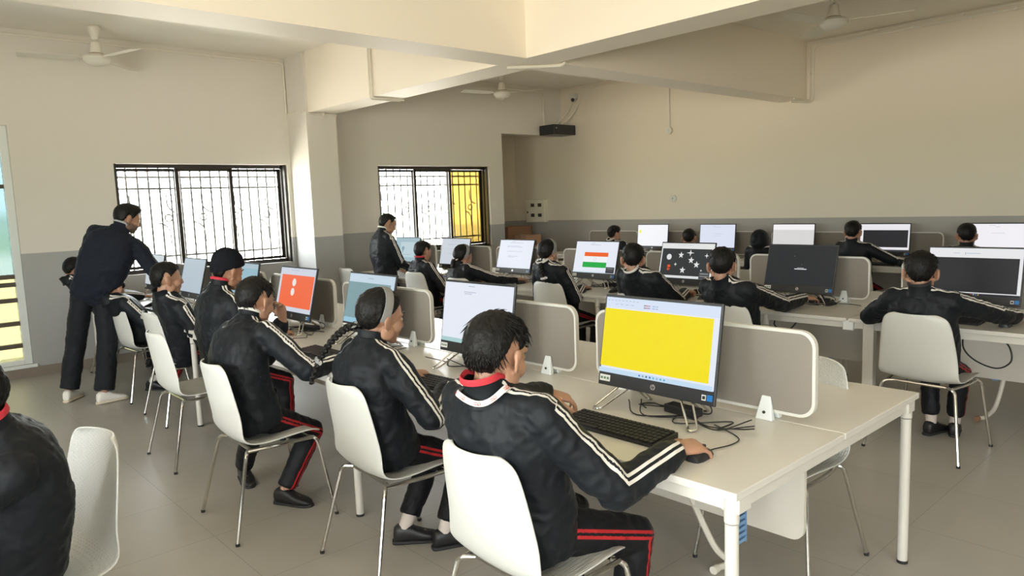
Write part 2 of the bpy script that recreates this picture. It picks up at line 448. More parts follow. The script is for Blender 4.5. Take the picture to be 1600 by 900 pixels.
def pipe(label, pts, r=.011, name='conduit', fr=.05, clips=(), cat='conduit'):
    t = tag(MB().tube(fillet(pts, fr), r, 8).obj(name, 'pvc'), label, cat)
    for c in clips:
        MB().obox(c, ((1, 0, 0), (0, 1, 0), (0, 0, 1)), (.016, .016, .016)).obj('clip', 'pvc', t, bevel=.003)
    return t
yb = YB - .014
pipe('long cream conduit along the top of the back wall, dropping beside the column', [(-2, yb, 3.44), (CX0 - .02, yb, 3.44), (CX0 - .02, yb, 2.80), (CX0 - .014, CY + .02, 2.80)], .012, clips=[(1.2, yb, 3.44), (2.75, yb, 3.44), (3.4, yb, 3.44), (CX0 - .02, yb, 3.1)])
pipe('short cream conduit across the front of the column under the beam', [(CX0 - .014, CY - .014, 2.77), (CX1 + .01, CY - .014, 2.77)], .011, clips=[(CX0 + .22, CY - .014, 2.77)])
bx = CX0 + .016
pipe('cream conduit running down the lit beam face and hooking under it', [(bx, 6.82, 3.4), (bx, 6.82, BZ - .013), (CX1 + .02, 6.82, BZ - .013)], .012, fr=.04)
pipe('thinner cream conduit beside the one hooked under the lit beam', [(bx, 6.86, 3.4), (bx, 6.86, BZ - .02), (bx + .06, 6.90, BZ - .02), (CX1 + .02, 6.90, BZ - .013)], .009, fr=.04)
pipe('short cream conduit clipped under the crossing of the two beams', [(4.40, 4.80, BZ - .013), (4.70, 4.52, BZ - .013), (4.74, 4.43, BZ - .013), (4.74, 4.43, BZ + .1)], .014, fr=.04)
xr = XR - .014
pipe('upper of two conduits along the top of the right wall, left of the beam corner', [(xr, -2.5, 3.475), (xr, 4.41, 3.475), (xr, 4.41, BZ - .02), (xr - .35, 4.44, BZ - .02)], .011, fr=.03, clips=[(xr, 3.6, 3.475), (xr, 2.7, 3.475), (xr, 4.41, 3.1)])
pipe('lower of two conduits along the top of the right wall with a rounded bend', [(xr, -2.5, 3.43), (xr, 4.36, 3.43), (xr, 4.36, BZ - .05), (xr - .38, 4.47, BZ - .05)], .012, fr=.08, clips=[(xr, 3.2, 3.43), (xr, 2.2, 3.43)])
pipe('cream conduit dropping down the right wall to a round junction box', [(xr, 6.56, 3.48), (xr, 6.56, 2.62)], .012)
pipe('cream conduit along the back wall behind the second fan, dropping to the black cabinet', [(CX1, yb, 3.42), (8.85, yb, 3.42), (8.85, yb, 2.875)], .012, fr=.06, clips=[(8.85, yb, 3.05), (8.0, yb, 3.42)])
pipe('cream conduit along the top of the right wall from beam to camera', [(xr, 8.42, 3.44), (xr, 4.83, 3.44)], .010)
pipe('left of two loose cream cables sagging from the camera to the black cabinet', spline([(xr, 8.50, 3.27), (xr - .04, 8.58, 3.10), (xr - .16, 8.66, 2.95), (xr - .25, 8.70, 2.868)]), .010, 'wall_cable', .001, cat='cable')
pipe('right of two loose cream cables sagging from the camera to the black cabinet', spline([(xr, 8.36, 3.40), (xr - .01, 8.38, 3.18), (xr - .10, 8.5, 2.98), (xr - .20, 8.62, 2.868)]), .010, 'wall_cable', .001, cat='cable')
t = thing('junction_box', 'round cream junction box at the bottom of the right-wall conduit', 'junction box', (XR, 6.56, 2.59))
MB().lathe((0, 0, 0), [(.055, 0), (.055, -.035), (.05, -.04)], ax=(1, 0, 0)).obj('box_body', 'pvc', t)
MB().lathe((-.04, 0, 0), [(.03, 0), (.03, -.006), (.02, -.008)], ax=(1, 0, 0)).obj('cover', 'trim', t)
t = thing('wall_plate', 'plain round cream plate alone in the middle of the right wall', 'wall plate', (XR, 6.51, 1.58))
MB().lathe((0, 0, 0), [(.058, 0), (.058, -.012), (.05, -.016)], ax=(1, 0, 0)).obj('plate', 'trim', t)
MB().lathe((-.016, 0, 0), [(.008, 0), (.008, -.003)], ax=(1, 0, 0), n=10).obj('screw', 'slot', t)
t = thing('security_camera', 'small white security camera with dark lens high on the right wall', 'camera', (XR, 8.45, 3.31))
MB().box(-.10, 0, -.06, .06, -.02, .07).obj('mount', 'trim', t, bevel=.008)
MB().lathe((-.06, 0, -.03), [(.02, .03), (.045, .02), (.05, 0), (.045, -.025), (.03, -.035)]).obj('camera_body', 'trim', t)
MB().ell((-.088, -.018, -.035), (.032, .032, .032)).obj('lens', 'black', t)
t = thing('equipment_cabinet', 'black wall-mounted equipment cabinet in the upper back corner', 'cabinet', (0, 0, 0))
cb = MB().box(8.74, 9.27, 8.46, 8.79, 2.70, 2.86).obj('cabinet_body', 'black_metal', t, bevel=.004)
MB().box(8.78, 9.23, 8.453, 8.46, 2.72, 2.84).obj('door', 'housing', t, bevel=.003)
MB().cyl((8.80, 8.45, 2.80), (8.80, 8.455, 2.80), .010).obj('lock', 'silver', t)
t = thing('meter_panel', 'ivory electrical panel with four small windows on the right wall', 'electrical panel', (XR, 9.42, 1.235))
MB().box(-.09, 0, -.24, .24, 0, .41).obj('panel_box', 'ivory', t, bevel=.006)
d = MB().box(-.10, -.09, -.235, .15, .01, .40).obj('door', 'ivory', t, bevel=.004)
for yy in (-.13, .05):
    for zz in (.10, .28): 
        MB().box(-.103, -.10, yy - .045, yy + .045, zz, zz + .06).obj('breaker_window', 'slot', d, smooth=None)
MB().box(-.107, -.10, .165, .195, .17, .2).obj('latch', 'slot', t, smooth=None)
def carton(label, x, y, z, w, d, h, m, rz=0):
    t = thing('carton', label, 'box', (x, y, z), rz, 'cartons stacked in the alcove')
    MB().box(-w / 2, w / 2, -d / 2, d / 2, 0, h).obj('box_body', m, t, smooth=None, bevel=.004)
    MB().box(-w / 2 - .001, w / 2 + .001, -.025, .025, h - .06, h + .001).obj('tape', 'tape', t, smooth=None)
    MB().box(-.06, .06, -d / 2 - .0015, -d / 2, h * .35, h * .65).obj('shipping_mark', 'slot' if m == 'carton2' else 'tape', t, smooth=None)
for i, s in enumerate(('bottom', 'second', 'third')):
    carton('brown carton %s of the taller stack in the alcove' % {'bottom': 'at the floor', 'second': 'one above the floor', 'third': 'third from the floor'}[s], 8.75, 9.62, i * .30, .62, .48, .298, 'carton')
carton('dark brown carton topmost of the taller alcove stack', 8.77, 9.62, .90, .60, .46, .285, 'carton', .05)
for i, s in enumerate(('at the floor', 'one above the floor', 'third from the floor')):
    carton('light brown carton %s in the front alcove stack' % s, 8.62, 9.05, i * .26, .34, .34, .258, 'carton2')
carton('light brown carton with a dark mark, topmost of the front alcove stack', 8.62, 9.05, .78, .34, .34, .27, 'carton2', -.04)
FZ = 3.185
fan('cream ceiling fan nearest the left window, in front of the first back window', (2.04, 8.30, FZ), math.radians(166))
fan('cream ceiling fan behind the crossing of the beams, above the second back window', (7.27, 8.06, FZ), math.radians(172))
fan('cream ceiling fan at the top right, in front of the shaded beam face', (7.10, 3.15, FZ), math.radians(167))
t = thing('tube_light', 'pale tube light batten cut off at the right edge of the photo', 'lamp', (XR, 2.1, 2.71))
MB().box(-.035, 0, -1.2, .0, -.025, .025).obj('batten', 'trim', t, bevel=.004)
MB().cyl((-.05, -1.15, 0), (-.05, -.05, 0), .014).obj('tube', 'white_alum', t)

# ---------------------------------------------------------------- desks
DZ = .75
def bench(label, x0, x1, y0, y1, legs, single=False, modesty=(), flat=None):
    t = thing('bench_desk', label, 'desk', ((x0 + x1) / 2, (y0 + y1) / 2, 0))
    cx, cy = (x0 + x1) / 2, (y0 + y1) / 2
    hw, hl = (x1 - x0) / 2, (y1 - y0) / 2
    if single: MB().box(-hw, hw, -hl, hl, DZ - .025, DZ).obj('tabletop', 'desk', t, smooth=None, bevel=.003)
    else:
        MB().box(-hw, -.004, -hl, hl, DZ - .025, DZ).obj('tabletop', 'desk', t, smooth=None, bevel=.003)
        MB().box(.004, hw, -hl, hl, DZ - .025, DZ).obj('tabletop', 'desk', t, smooth=None, bevel=.003)
    for x in (-hw + .045, hw - .045): MB().box(x - .02, x + .02, -hl + .03, hl - .03, DZ - .07, DZ - .026).obj('side_rail', 'desk_metal', t, smooth=None, bevel=.003)
    for y in legs:
        yy = y - cy
        MB().box(-hw + .03, hw - .03, yy - .02, yy + .02, DZ - .07, DZ - .026).obj('cross_rail', 'desk_metal', t, smooth=None, bevel=.003)
        for s in (-1, 1):
            x = s * (hw - .037)
            if flat == y:
                MB().box(x - .03, x + .03, yy - .035, yy + .035, .004, DZ - .026).obj('leg', 'desk_metal', t, smooth=None, bevel=.004); continue
            lg = MB().cyl((x, yy, .012), (x, yy, .64), .0205, n=24).cyl((x, yy, .644), (x, yy, DZ - .026), .0225, n=24).obj('leg', 'desk_metal', t, smooth=40)
            MB().cyl((x, yy, 0), (x, yy, .013), .022).obj('glide', 'black', lg)
            MB().box(x - s * .06, x + s * .01, yy - .03, yy + .03, DZ - .075, DZ - .025).obj('leg_bracket', 'desk_metal', lg, smooth=None, bevel=.004)
    for a, b in modesty:
        pts = rrect(b - a, .40, .05)
        m = MB().prism(pts, lambda u, v, w: V((w, a - cy + u, .30 + v)), -.009, .009).obj('modesty_panel', 'modesty', t, smooth=30)
    return t
Y0 = 1.058
R1X = (1.80, 3.25); R2X = (4.90, 6.35); R3X = (8.45, 9.25)
b1 = bench('long white bench desk of the front row with the yellow screen on it', *R1X, Y0, 8.62, (Y0 + .037, 3.27, 5.6, 8.55), modesty=[(1.2 + 1.18 * i, 2.26 + 1.18 * i) for i in range(6)])
b2 = bench('long white bench desk of the middle row under the flag screen', *R2X, 2.06, 8.62, (2.66, 4.29, 6.4, 8.55), modesty=[(2.22 + 1.15 * i, 3.28 + 1.15 * i) for i in range(5)])
b3 = bench('white bench desk at the right edge under the boy on the nearest middle-row chair', *R2X, -.36, 2.05, (-.32, 1.92), modesty=[(.82, 1.88), (-.3, .76)], flat=1.92)
b4 = bench('narrow white bench desk of the far row along the right wall', *R3X, .3, 8.6, (.35, 2.9, 5.1, 8.55), single=True, modesty=[])
MB().box(-R2X[1] * 0 - .725, -.70, -.035, .035, .67, .735).obj('joint_plate', 'white_alum', b3, smooth=None, bevel=.004).location = (0, 1.205, 0)
def duct(label, x, y, z0, z1):
    t = thing('cable_spine', label, 'cable duct', (x, y, 0), 0, 'blue cable ducts')
    MB().box(-.025, -.02, -.02, .02, z0, z1).obj('back_strip', 'bluepl', t, smooth=None)
    m = MB(); n = max(2, int((z1 - z0) / .02))
    for i in range(n):
        z = z0 + (z1 - z0) * (i + .5) / n
        m.box(-.022, .027, -.02, .02, z - .006, z + .006)
    m.obj('fingers', 'bluepl', t, smooth=None)
    MB().box(.025, .028, -.022, .022, z0, z1).obj('cover', 'bluepl', t, smooth=None)
duct('blue slotted cable duct hanging behind the front leg of the nearest desk', 2.12, 1.245, .43, .724)
duct('blue slotted cable duct low behind the modesty panel below the dark screen', 5.75, 2.52, .27, .724)
duct('blue slotted cable duct low behind the panel right of the boy on the right-hand chair', 5.75, 1.39, .265, .724)
def hose(label, pts, r=.014, cap='carton'):
    t = tag(MB().tube(spline(pts), r, 8).obj('cable_hose', 'pvc'), label, 'hose')
    MB().cyl(V(pts[-1]) , V(pts[-1]) + V((-.03, .0, .0)), .018).obj('end_cap', cap, t)
hose('white cable hose curving to the floor below the black canvas screen', [(5.70, 1.30, .71), (5.70, 1.32, .4), (5.66, 1.36, .12), (5.66, 1.42, .02), (5.60, 1.45, .016)])
hose('white cable hose curving to the floor behind the nearest desk leg', [(2.45, 1.75, .71), (2.50, 1.70, .4), (2.60, 1.64, .12), (2.66, 1.60, .03), (2.60, 1.62, .016)], cap='pvc')

# ---------------------------------------------------------------- desk screens (partitions)
def screen_panel(label, x, y0, y1, group):
    t = thing('desk_divider', label, 'desk divider', (x, (y0 + y1) / 2, DZ), 0, group)
    w = y1 - y0; h = .325; z0 = .027
    P = rrect(w, h, .06, 6)
    MB().prism(rrect(w - .024, h - .024, .05, 6), lambda u, v, q: V((q, -w / 2 + .012 + u, z0 + .012 + v)), -.0125, .0125).obj('fabric_panel', 'fabric', t, smooth=30)
    m = MB(); n = len(P); Q = rrect(w - .024, h - .024, .05, 6)
    R = []
    for (a, b), (c, d) in zip(P, Q):
        a, b, c, d = a - w / 2, b + z0, c + .012 - w / 2, d + .012 + z0
        R.append([V((-.011, c, d)), V((-.011, a, b)), V((.011, a, b)), V((.011, c, d))])
    m.rings(R, False, True); m.obj('edge_trim', 'trim', t, smooth=40)
    for yy in (-w / 2 + .185, w / 2 - .185):
        k = MB()
        for s in (-1, 1):
            k.add([V((s * a, yy + b, c)) for a, b, c in ((.014, -.035, 0), (.014, .035, 0), (.014, .018, .09), (.014, -.018, .09), (.042, -.035, 0), (.042, .035, 0), (.022, .018, .09), (.022, -.018, .09))], [(0, 1, 2, 3), (4, 7, 6, 5), (0, 4, 5, 1), (1, 5, 6, 2), (2, 6, 7, 3), (3, 7, 4, 0)])
        c = k.obj('bracket', 'white_alum', t, smooth=None, bevel=.004)
        MB().cyl((-.036, yy, .03), (-.0395, yy, .03), .006, n=10).obj('screw', 'slot', c)
    return t
ordn = ['nearest', 'second', 'third', 'fourth', 'fifth', 'sixth', 'seventh']
d1 = ['grey desk divider behind the yellow screen, nearest of the front row', 'grey desk divider behind the white page screen of the front row, second from the camera', 'grey desk divider right behind the girl with the hairband of the front row', 'grey desk divider behind the orange screen', 'grey desk divider behind the boy in the beanie', 'grey desk divider beside the profile boy, second from the back window', 'grey desk divider closest to the first back window']
for i in range(6): screen_panel(d1[i] if i < 5 else d1[5], 2.53, 1.165 + 1.165 * i, 2.205 + 1.165 * i, 'dividers on the front row')
screen_panel(d1[6], 2.53, 8.16, 8.60, 'dividers on the front row')
d2 = ['grey desk divider right of the black screen of the middle row', 'grey desk divider right of the star screen', 'grey desk divider right of the flag screen', 'grey desk divider between the white text screen and the girl with ribboned braid', 'grey desk divider right of the girl in the hairband below the amber pane', 'grey desk divider left of the text screen in front of the second back window']
for i in range(6): screen_panel(d2[i], 5.62, 2.19 + 1.085 * i, 3.17 + 1.085 * i, 'dividers on the middle row')
screen_panel('grey desk divider behind the black canvas screen with white ribbon at the right edge', 5.62, .95, 1.97, 'dividers on the middle row')
for i, (a, b) in enumerate(((7.0, 8.0), (5.98, 6.93), (4.88, 5.90), (3.82, 4.80), (2.74, 3.74), (1.6, 2.56))):
    screen_panel(['grey wall-side divider left of the far girl with tied-up hair', 'grey wall-side divider behind the white screen with a yellow spot', 'grey wall-side divider behind the bluish white far screen', 'grey wall-side divider right of the plain light far screen', 'grey wall-side divider right of the far black canvas screen', 'grey wall-side divider nearest the right edge of the photo'][i], 9.05, a, b, 'dividers along the right wall')

# ---------------------------------------------------------------- computers
EM = {}
def em(c, s=1.0):
    k = (tuple(round(q, 3) for q in c), s)
    if k not in EM: EM[k] = emit('screen_light', c, s)
    return EM[k]
def lin(r, g, b): return tuple(((q / 255) / 12.92 if q <= 10 else ((q / 255 + .055) / 1.055) ** 2.4) for q in (r, g, b))
def star(cx, cy, r, n=5, q=.42, asp=1.78):
    return [(cx + (r if i % 2 == 0 else r * q) * math.sin(PI * i / n) / asp, cy - (r if i % 2 == 0 else r * q) * math.cos(PI * i / n)) for i in range(2 * n)]
def oval(cx, cy, rx, ry, n=20): return [(cx + rx * math.cos(2 * PI * i / n), cy + ry * math.sin(2 * PI * i / n)) for i in range(n)]
def quad(a, b, c, d): return [(a, b), (c, b), (c, d), (a, d)]
MW, MH = .556, .378
SW, SH, SB = .540, .312, .055     # active screen width, height, bottom offset
def monitor(label, x, y, tilt, content, yaw=0, group='computers', stickers=True):
    t = thing('computer_monitor', label, 'computer monitor', (x, y, DZ), yaw, group)
    ct, st = math.cos(tilt), math.sin(tilt)
    zb = .085
    # panel coords: a = toward viewer's right (-y), b = up along panel, q = out toward viewer (-x)
    def P(a, b, q): 
        bb = b - MH / 2
        return V((bb * st - q * ct, -a, zb + MH / 2 * ct + bb * ct + q * st + 0))
    h = MB().prism(quad(-MW / 2, 0, MW / 2, MH), P, -.014, 0)
    h.prism(rrect(MW * .62, MH * .6, .03), lambda a, b, q: P(a - MW * .31, b + MH * .12, q), -.045, -.012)
    hb = h.obj('housing', 'housing', t, smooth=None, bevel=.003)
    m = MB(); mats = []
    for k, (poly, col) in enumerate(content):
        if col not in mats: mats.append(col)
        m.cur = mats.index(col); e = .0006 + .0003 * k
        pts = [P(-SW / 2 + u * SW, SB + SH * (1 - v), e) for u, v in poly]
        m.add(pts, [tuple(range(len(pts)))])
    me = bpy.data.meshes.new('screen'); me.from_pydata(m.v, [], m.f)
    for c in mats: me.materials.append(em(c))
    me.polygons.foreach_set('material_index', m.m)
    o = bpy.data.objects.new('screen', me); COL.objects.link(o); o.parent = t
    # logo: silver disc with slanted letters
    lg = MB(); lg.prism(oval(0, SB * .5, .0115, .0115, 24), P, 0, .0012); lg.cur = 1
    sl = .22
    def bar(a0, b0, a1, b1, w=.0011):
        lg.prism([(a0 - w, b0), (a0 + w, b0), (a1 + w, b1), (a1 - w, b1)], lambda a, b, q: P(a, b + SB * .5, q), .0012, .0017)
    bar(-.0064, -.0045, -.0030, .0098); bar(-.0026, -.0045, -.0012, .0028); bar(-.0046, .0026, -.0012, .0030, .0014)
    bar(.0006, -.0098, .0036, .0040); bar(.0040, -.0045, .0058, .0036); bar(.0022, -.0042, .0042, -.0046, .0014); bar(.0034, .0034, .0056, .0036, .0013)
    lg.obj('logo', ['silver', 'black'], t, smooth=None)
    if stickers:
        s = MB().prism(quad(-MW / 2 + .008, SB * .30, -MW / 2 + .062, SB * .78), P, 0, .0008)
        s.cur = 1
        for k in range(3): s.prism(quad(-MW / 2 + .013 + k * .016, SB * .45, -MW / 2 + .024 + k * .016, SB * .62), P, .0008, .001)
        s.obj('label_sticker', ['sticker', 'sticker_ink'], t, smooth=None)
        MB().prism(quad(MW / 2 - .034, SB * .30, MW / 2 - .010, SB * .72), P, 0, .0008).obj('blue_sticker', 'blue_sticker', t, smooth=None)
        s = MB().prism(quad(MW / 2 - .056, SB * .30, MW / 2 - .038, SB * .68), P, 0, .0008); s.cur = 1
        s.prism(quad(MW / 2 - .053, SB * .38, MW / 2 - .041, SB * .60), P, .0008, .001)
        s.obj('grey_sticker', ['sticker', 'black'], t, smooth=None)
    for s in (-1, 1):
        # hairpin foot: two wires from behind the housing to a rounded toe on the desk
        top = P(s * .10, .03, -.03); top2 = P(s * .155, .03, -.03)
        toe = V((-.115, -s * .235, .006))
        a = toe + V((.02, s * .028, 0)); b = toe + V((.022, -s * .012, 0))
        MB().tube(fillet([top, a, toe + V((-.012, s * .010, 0)), b, top2], .018), .0045, 8).obj('stand_leg', 'chrome', t)
        MB().tube(fillet([top, V((.13, -s * .12, .006)), V((.135, -s * .15, .006)), top2], .014), .0045, 8).obj('rear_leg', 'chrome', t)
    c = MB().obox(P(0, .06, -.03), (P(1, 0, 0) - P(0, 0, 0), P(0, 1, 0) - P(0, 0, 0), P(0, 0, 1) - P(0, 0, 0)), (.17, .03, .02)).obj('stand_hinge', 'black', t, smooth=None, bevel=.004)
    return t
WHT = lin(228, 233, 243); RIB = lin(214, 226, 244); TXT = lin(180, 188, 205); TSK = lin(196, 220, 240); DK = lin(44, 46, 48); INK = lin(150, 155, 170)
FULL = quad(0, 0, 1, 1)
def taskbar(c=TSK, v=.94):
    o = [(quad(0, v, 1, 1), c)]
    for i, q in enumerate((lin(60, 120, 200), INK, lin(70, 80, 100), lin(40, 110, 190), lin(60, 180, 200), lin(150, 170, 210), lin(60, 170, 190), lin(90, 160, 190))):
        o.append((quad(.38 + .032 * i, v + .018, .394 + .032 * i, v + .04), q))
    return o
def ribbon(c=RIB, h=.135):
    o = [(quad(0, 0, 1, h), c)]
    for i in range(5):
        for j in range(2):
            o.append((quad(.36 + .014 * i, h * (.5 + .22 * j), .368 + .014 * i, h * (.62 + .22 * j)), [lin(40, 40, 50), lin(190, 60, 70), lin(200, 90, 110), lin(170, 80, 120), lin(160, 160, 190)][i]))
            o.append((quad(.435 + .012 * i, h * (.52 + .22 * j), .442 + .012 * i, h * (.60 + .22 * j)), [lin(120, 160, 220), lin(110, 120, 190), lin(170, 180, 200), lin(150, 190, 220), lin(90, 110, 180)][i]))
    for i in range(9): o.append((quad(.02 + .035 * i, h * .25, .04 + .035 * i, h * .32), TXT))
    for i in range(4): o.append((quad(.10 + .05 * i, h * .62, .13 + .05 * i, h * .68), TXT))
    return o
def paint(col, page=WHT, u1=.965, v0=.15, v1=.915):
    return [(FULL, page)] + ribbon() + [(quad(.01, v0, u1, v1), col)] + taskbar()
def doc(lines, page=WHT):
    o = [(FULL, page)] + [(quad(.36 + .02 * i, .045, .375 + .02 * i, .055), INK) for i in range(5)]
    for (u0, u1, v) in lines: o.append((quad(u0, v, u1, v + .012), TXT))
    return o
c1 = paint(lin(244, 224, 12))
c2 = doc([(.3, .48, .14), (.31, .42, .17)]) + [(quad(0, .93, 1, 1), lin(170, 205, 205))]
c3 = [(FULL, lin(196, 214, 226)), (quad(.0, .17, .93, .9), lin(128, 158, 163)), (quad(.0, .9, 1, 1), lin(150, 195, 215))] + [(quad(.44 + .03 * i, .07, .455 + .03 * i, .09), INK) for i in range(4)]
c4 = [(FULL, lin(205, 210, 222)), (quad(.06, .16, .98, .90), lin(240, 108, 66)), (oval(.44, .33, .055, .09), lin(235, 225, 220)), (oval(.43, .55, .052, .09), lin(235, 225, 220)), (quad(.3, .045, .55, .06), TXT)]
c5 = [(FULL, lin(150, 185, 198)), (quad(0, 0, 1, .12), lin(170, 190, 200))]
c6 = [(FULL, lin(178, 192, 202))]; c7 = [(FULL, lin(196, 205, 208))]
R1M = [(2.30, 1.70, 10, c1, 0, 'computer monitor showing a solid yellow canvas, nearest in the front row'),
       (2.315, 2.83, 9, c2, 0, 'front-row computer monitor with a blank white page behind the nearest boy'),
       (2.33, 3.89, 14, c3, -.02, 'computer monitor with a grey-teal canvas beside the girl in the hairband'),
       (2.32, 4.86, 14, c4, 0, 'computer monitor showing an orange canvas with two white ovals'),
       (2.32, 5.80, 12, c5, 0, 'computer monitor with a pale blue screen behind the boy in the beanie'),
       (2.33, 6.98, 15, c6, 0, 'front-row computer monitor seen edge-on beyond the boy in profile, grey screen'),
       (2.33, 8.10, 10, c7, 0, 'small-looking computer monitor at the far end of the front row by the window')]
for x, y, ti, c, yw, lb in R1M: monitor(lb, x, y, math.radians(ti), c, yw, 'computers on the front row')
flag = doc([(.35, .6, .1)]) + [(quad(.235, .345, .80, .475), lin(236, 98, 32)), (quad(.225, .475, .79, .66), lin(238, 240, 242)), (quad(.22, .66, .785, .83), lin(32, 168, 66)), (oval(.50, .565, .035, .05), lin(205, 208, 222)), (oval(.50, .565, .027, .038), lin(238, 240, 242)), (quad(.79, .80, .985, .99), lin(56, 58, 62)), (quad(.81, .84, .95, .85), lin(190, 190, 190)), (quad(.81, .90, .95, .91), lin(120, 120, 125)), (quad(0, .965, .79, 1), lin(205, 222, 228))]
stars = [(FULL, lin(226, 228, 226)), (quad(.02, .155, .96, .93), lin(50, 54, 54)), (quad(0, .95, 1, 1), lin(215, 222, 220)), (quad(.3, .045, .6, .055), TXT),
         (oval(.165, .40, .048, .085), lin(222, 224, 226)), (quad(.155, .63, .21, .70), lin(228, 84, 36)), (quad(.157, .72, .185, .79), lin(228, 84, 36)), (quad(.19, .73, .21, .77), lin(200, 70, 40)),
         (star(.395, .34, .10), lin(225, 226, 226)), (star(.57, .27, .10, 4, .25, 1.3), lin(225, 226, 226)), (star(.60, .48, .105), lin(225, 226, 226)), (star(.71, .60, .105), lin(225, 226, 226)), (star(.46, .77, .105), lin(225, 226, 226)),
         (star(.31, .61, .06, 4, .3), lin(225, 226, 226)), (star(.88, .34, .075, 4, .28), lin(225, 226, 226)), (star(.81, .76, .035, 4, .4), lin(225, 226, 226)),
         (quad(.78, .80, .975, 1), lin(70, 72, 74)), (quad(.80, .84, .95, .86), lin(170, 170, 170)), (quad(.80, .91, .95, .93), lin(150, 150, 150))]
black = [(FULL, lin(40, 42, 44)), (quad(.42, .58, .60, .60), lin(225, 228, 230)), (quad(.46, .555, .56, .57), lin(170, 172, 175)), (oval(.52, .47, .006, .008), lin(120, 120, 120)), (oval(.40, .27, .005, .008), lin(150, 150, 150))]
canvas = [(FULL, lin(228, 228, 230)), (quad(.035, .20, .965, .93), lin(36, 37, 39)), (quad(.0, .95, 1, 1), lin(40, 42, 48)), (quad(.25, .962, .39, .985), lin(215, 215, 215)), (quad(.395, .09, .402, .105), DK), (quad(.395, .12, .402, .135), DK), (quad(.27, .10, .34, .112), TXT), (quad(.41, .10, .56, .115), TXT)] + [(quad(.42 + .025 * i, .965, .432 + .025 * i, .985), [lin(200, 200, 210), lin(90, 150, 210), lin(220, 180, 90), lin(190, 90, 60)][i % 4]) for i in range(7)]
lines = [(.3, .7, .09), (.24, .62, .21), (.24, .7, .24), (.25, .72, .40), (.3, .6, .57), (.3, .5, .6)]
c_ma = [(FULL, lin(166, 190, 200)), (quad(.22, .18, .82, .82), lin(190, 210, 216)), (oval(.34, .45, .06, .09), lin(140, 165, 175)), (quad(.32, .5, .36, .62), lin(140, 165, 175)), (quad(.3, .7, .7, .715), lin(150, 172, 182))]
R2M = [(5.42, 1.465, 12, canvas, 0, 'computer monitor with a black canvas under a white ribbon at the right edge'),
       (5.42, 2.64, 16, black, 0, 'computer monitor with an all-black screen and one short white text line'),
       (5.42, 3.68, 15, stars, 0, 'computer monitor showing white stars and a moon on a dark canvas'),
       (5.42, 4.73, 15, flag, 0, 'computer monitor showing orange, white and green flag stripes'),
       (5.42, 5.90, 16, doc(lines), 0, 'middle-row computer monitor with a white text page right of the amber window pane'),
       (5.42, 6.98, 13, doc(lines, lin(205, 212, 220)), 0, 'middle-row computer monitor with a white text page in front of the amber window pane'),
       (5.42, 8.0, 12, c_ma, 0, 'bluish computer monitor with a pale page beside the standing boy')]
for x, y, ti, c, yw, lb in R2M: monitor(lb, x, y, math.radians(ti), c, yw, 'computers on the middle row')
R3M = [(8.84, 6.58, 6, [(FULL, lin(240, 242, 245)), (oval(.08, .32, .045, .09), lin(240, 235, 110))], 'far computer monitor with a white screen and a yellow spot'),
       (8.84, 5.49, 6, doc([(.4, .6, .1), (.4, .7, .4), (.4, .6, .5)], lin(218, 224, 240)), 'far computer monitor with a bluish white page right of the low dark head'),
       (8.84, 4.40, 6, [(FULL, lin(214, 213, 211)), (quad(0, 0, 1, .22), lin(242, 240, 240))], 'far computer monitor with a plain light grey page above the black screen'),
       (8.84, 3.30, 6, [(FULL, lin(232, 230, 234)), (quad(.06, .22, .97, .85), lin(42, 41, 43)), (quad(0, .94, 1, 1), lin(60, 60, 64))], 'far computer monitor with a black canvas below a white strip'),
       (8.84, 2.18, 6, doc([(.46, .54, .09), (.4, .62, .3)], lin(240, 238, 242)), 'far computer monitor with a white page at the right edge of the photo')]
for x, y, ti, c, lb in R3M: monitor(lb, x, y, math.radians(ti), c, 0, 'computers along the right wall')

def keyboard(label, x, y, rz, group):
    t = thing('keyboard', label, 'keyboard', (x, y, DZ), rz, group)
    w, d = .45, .15
    MB().rings([[V((-d / 2, s * w / 2, 0)) if False else p for p in (V((-d / 2, s * w / 2, 0)), V((d / 2, s * w / 2, 0)), V((d / 2, s * w / 2, .022)), V((-d / 2, s * w / 2, .012)))] for s in (-1, 1)]).obj('key_tray', 'black', t, smooth=None, bevel=.003)
    k = MB()
    for r in range(6):
        n = 21; xx = -d / 2 + .014 + r * .0235
        z = .012 + .010 * (xx + d / 2) / d
        for c in range(n):
            if r == 0 and 4 < c < 9: 
                if c > 5: continue
                yy = w / 2 - .012 - (5 + 1.5) * .0207; k.obox((xx, yy, z + .003), ((1, 0, .07), (0, 1, 0), (0, 0, 1)), (.0092, .041, .0035)); continue
            yy = w / 2 - .018 - c * .0207
            k.obox((xx, yy, z + .003), ((1, 0, .07), (0, 1, 0), (0, 0, 1)), (.0092, .0088, .0035))
    k.obj('keycaps', 'key', t, smooth=None, bevel=.0012)
    return t
def mouse(label, x, y, rz, group, cord=None):
    t = thing('computer_mouse', label, 'mouse', (x, y, DZ), rz, group)
    R = []
    for u, hw, h in ((-.056, .012, .008), (-.052, .024, .022), (-.03, .031, .036), (0, .031, .038), (.03, .029, .030), (.050, .024, .020), (.056, .012, .010)):
        R.append([V((u, hw * math.cos(a), max(0.001, h * math.sin(a)))) for a in [PI * i / 12 for i in range(13)]] + [V((u, -hw * .9, 0)), V((u, hw * .9, 0))])
    MB().rings(R).obj('mouse_shell', 'black', t)
    MB().cyl((.028, -.004, .030), (.028, .004, .030), .009, n=14).obj('scroll_wheel', 'housing', t)
    pts = cord or [(.055, 0, .008), (.12, .01, .006), (.18, -.03, .006), (.22, .03, .006), (.27, .06, .006)]
    MB().tube(spline(pts), .0022, 6).obj('cord', 'wire', t)
    return t
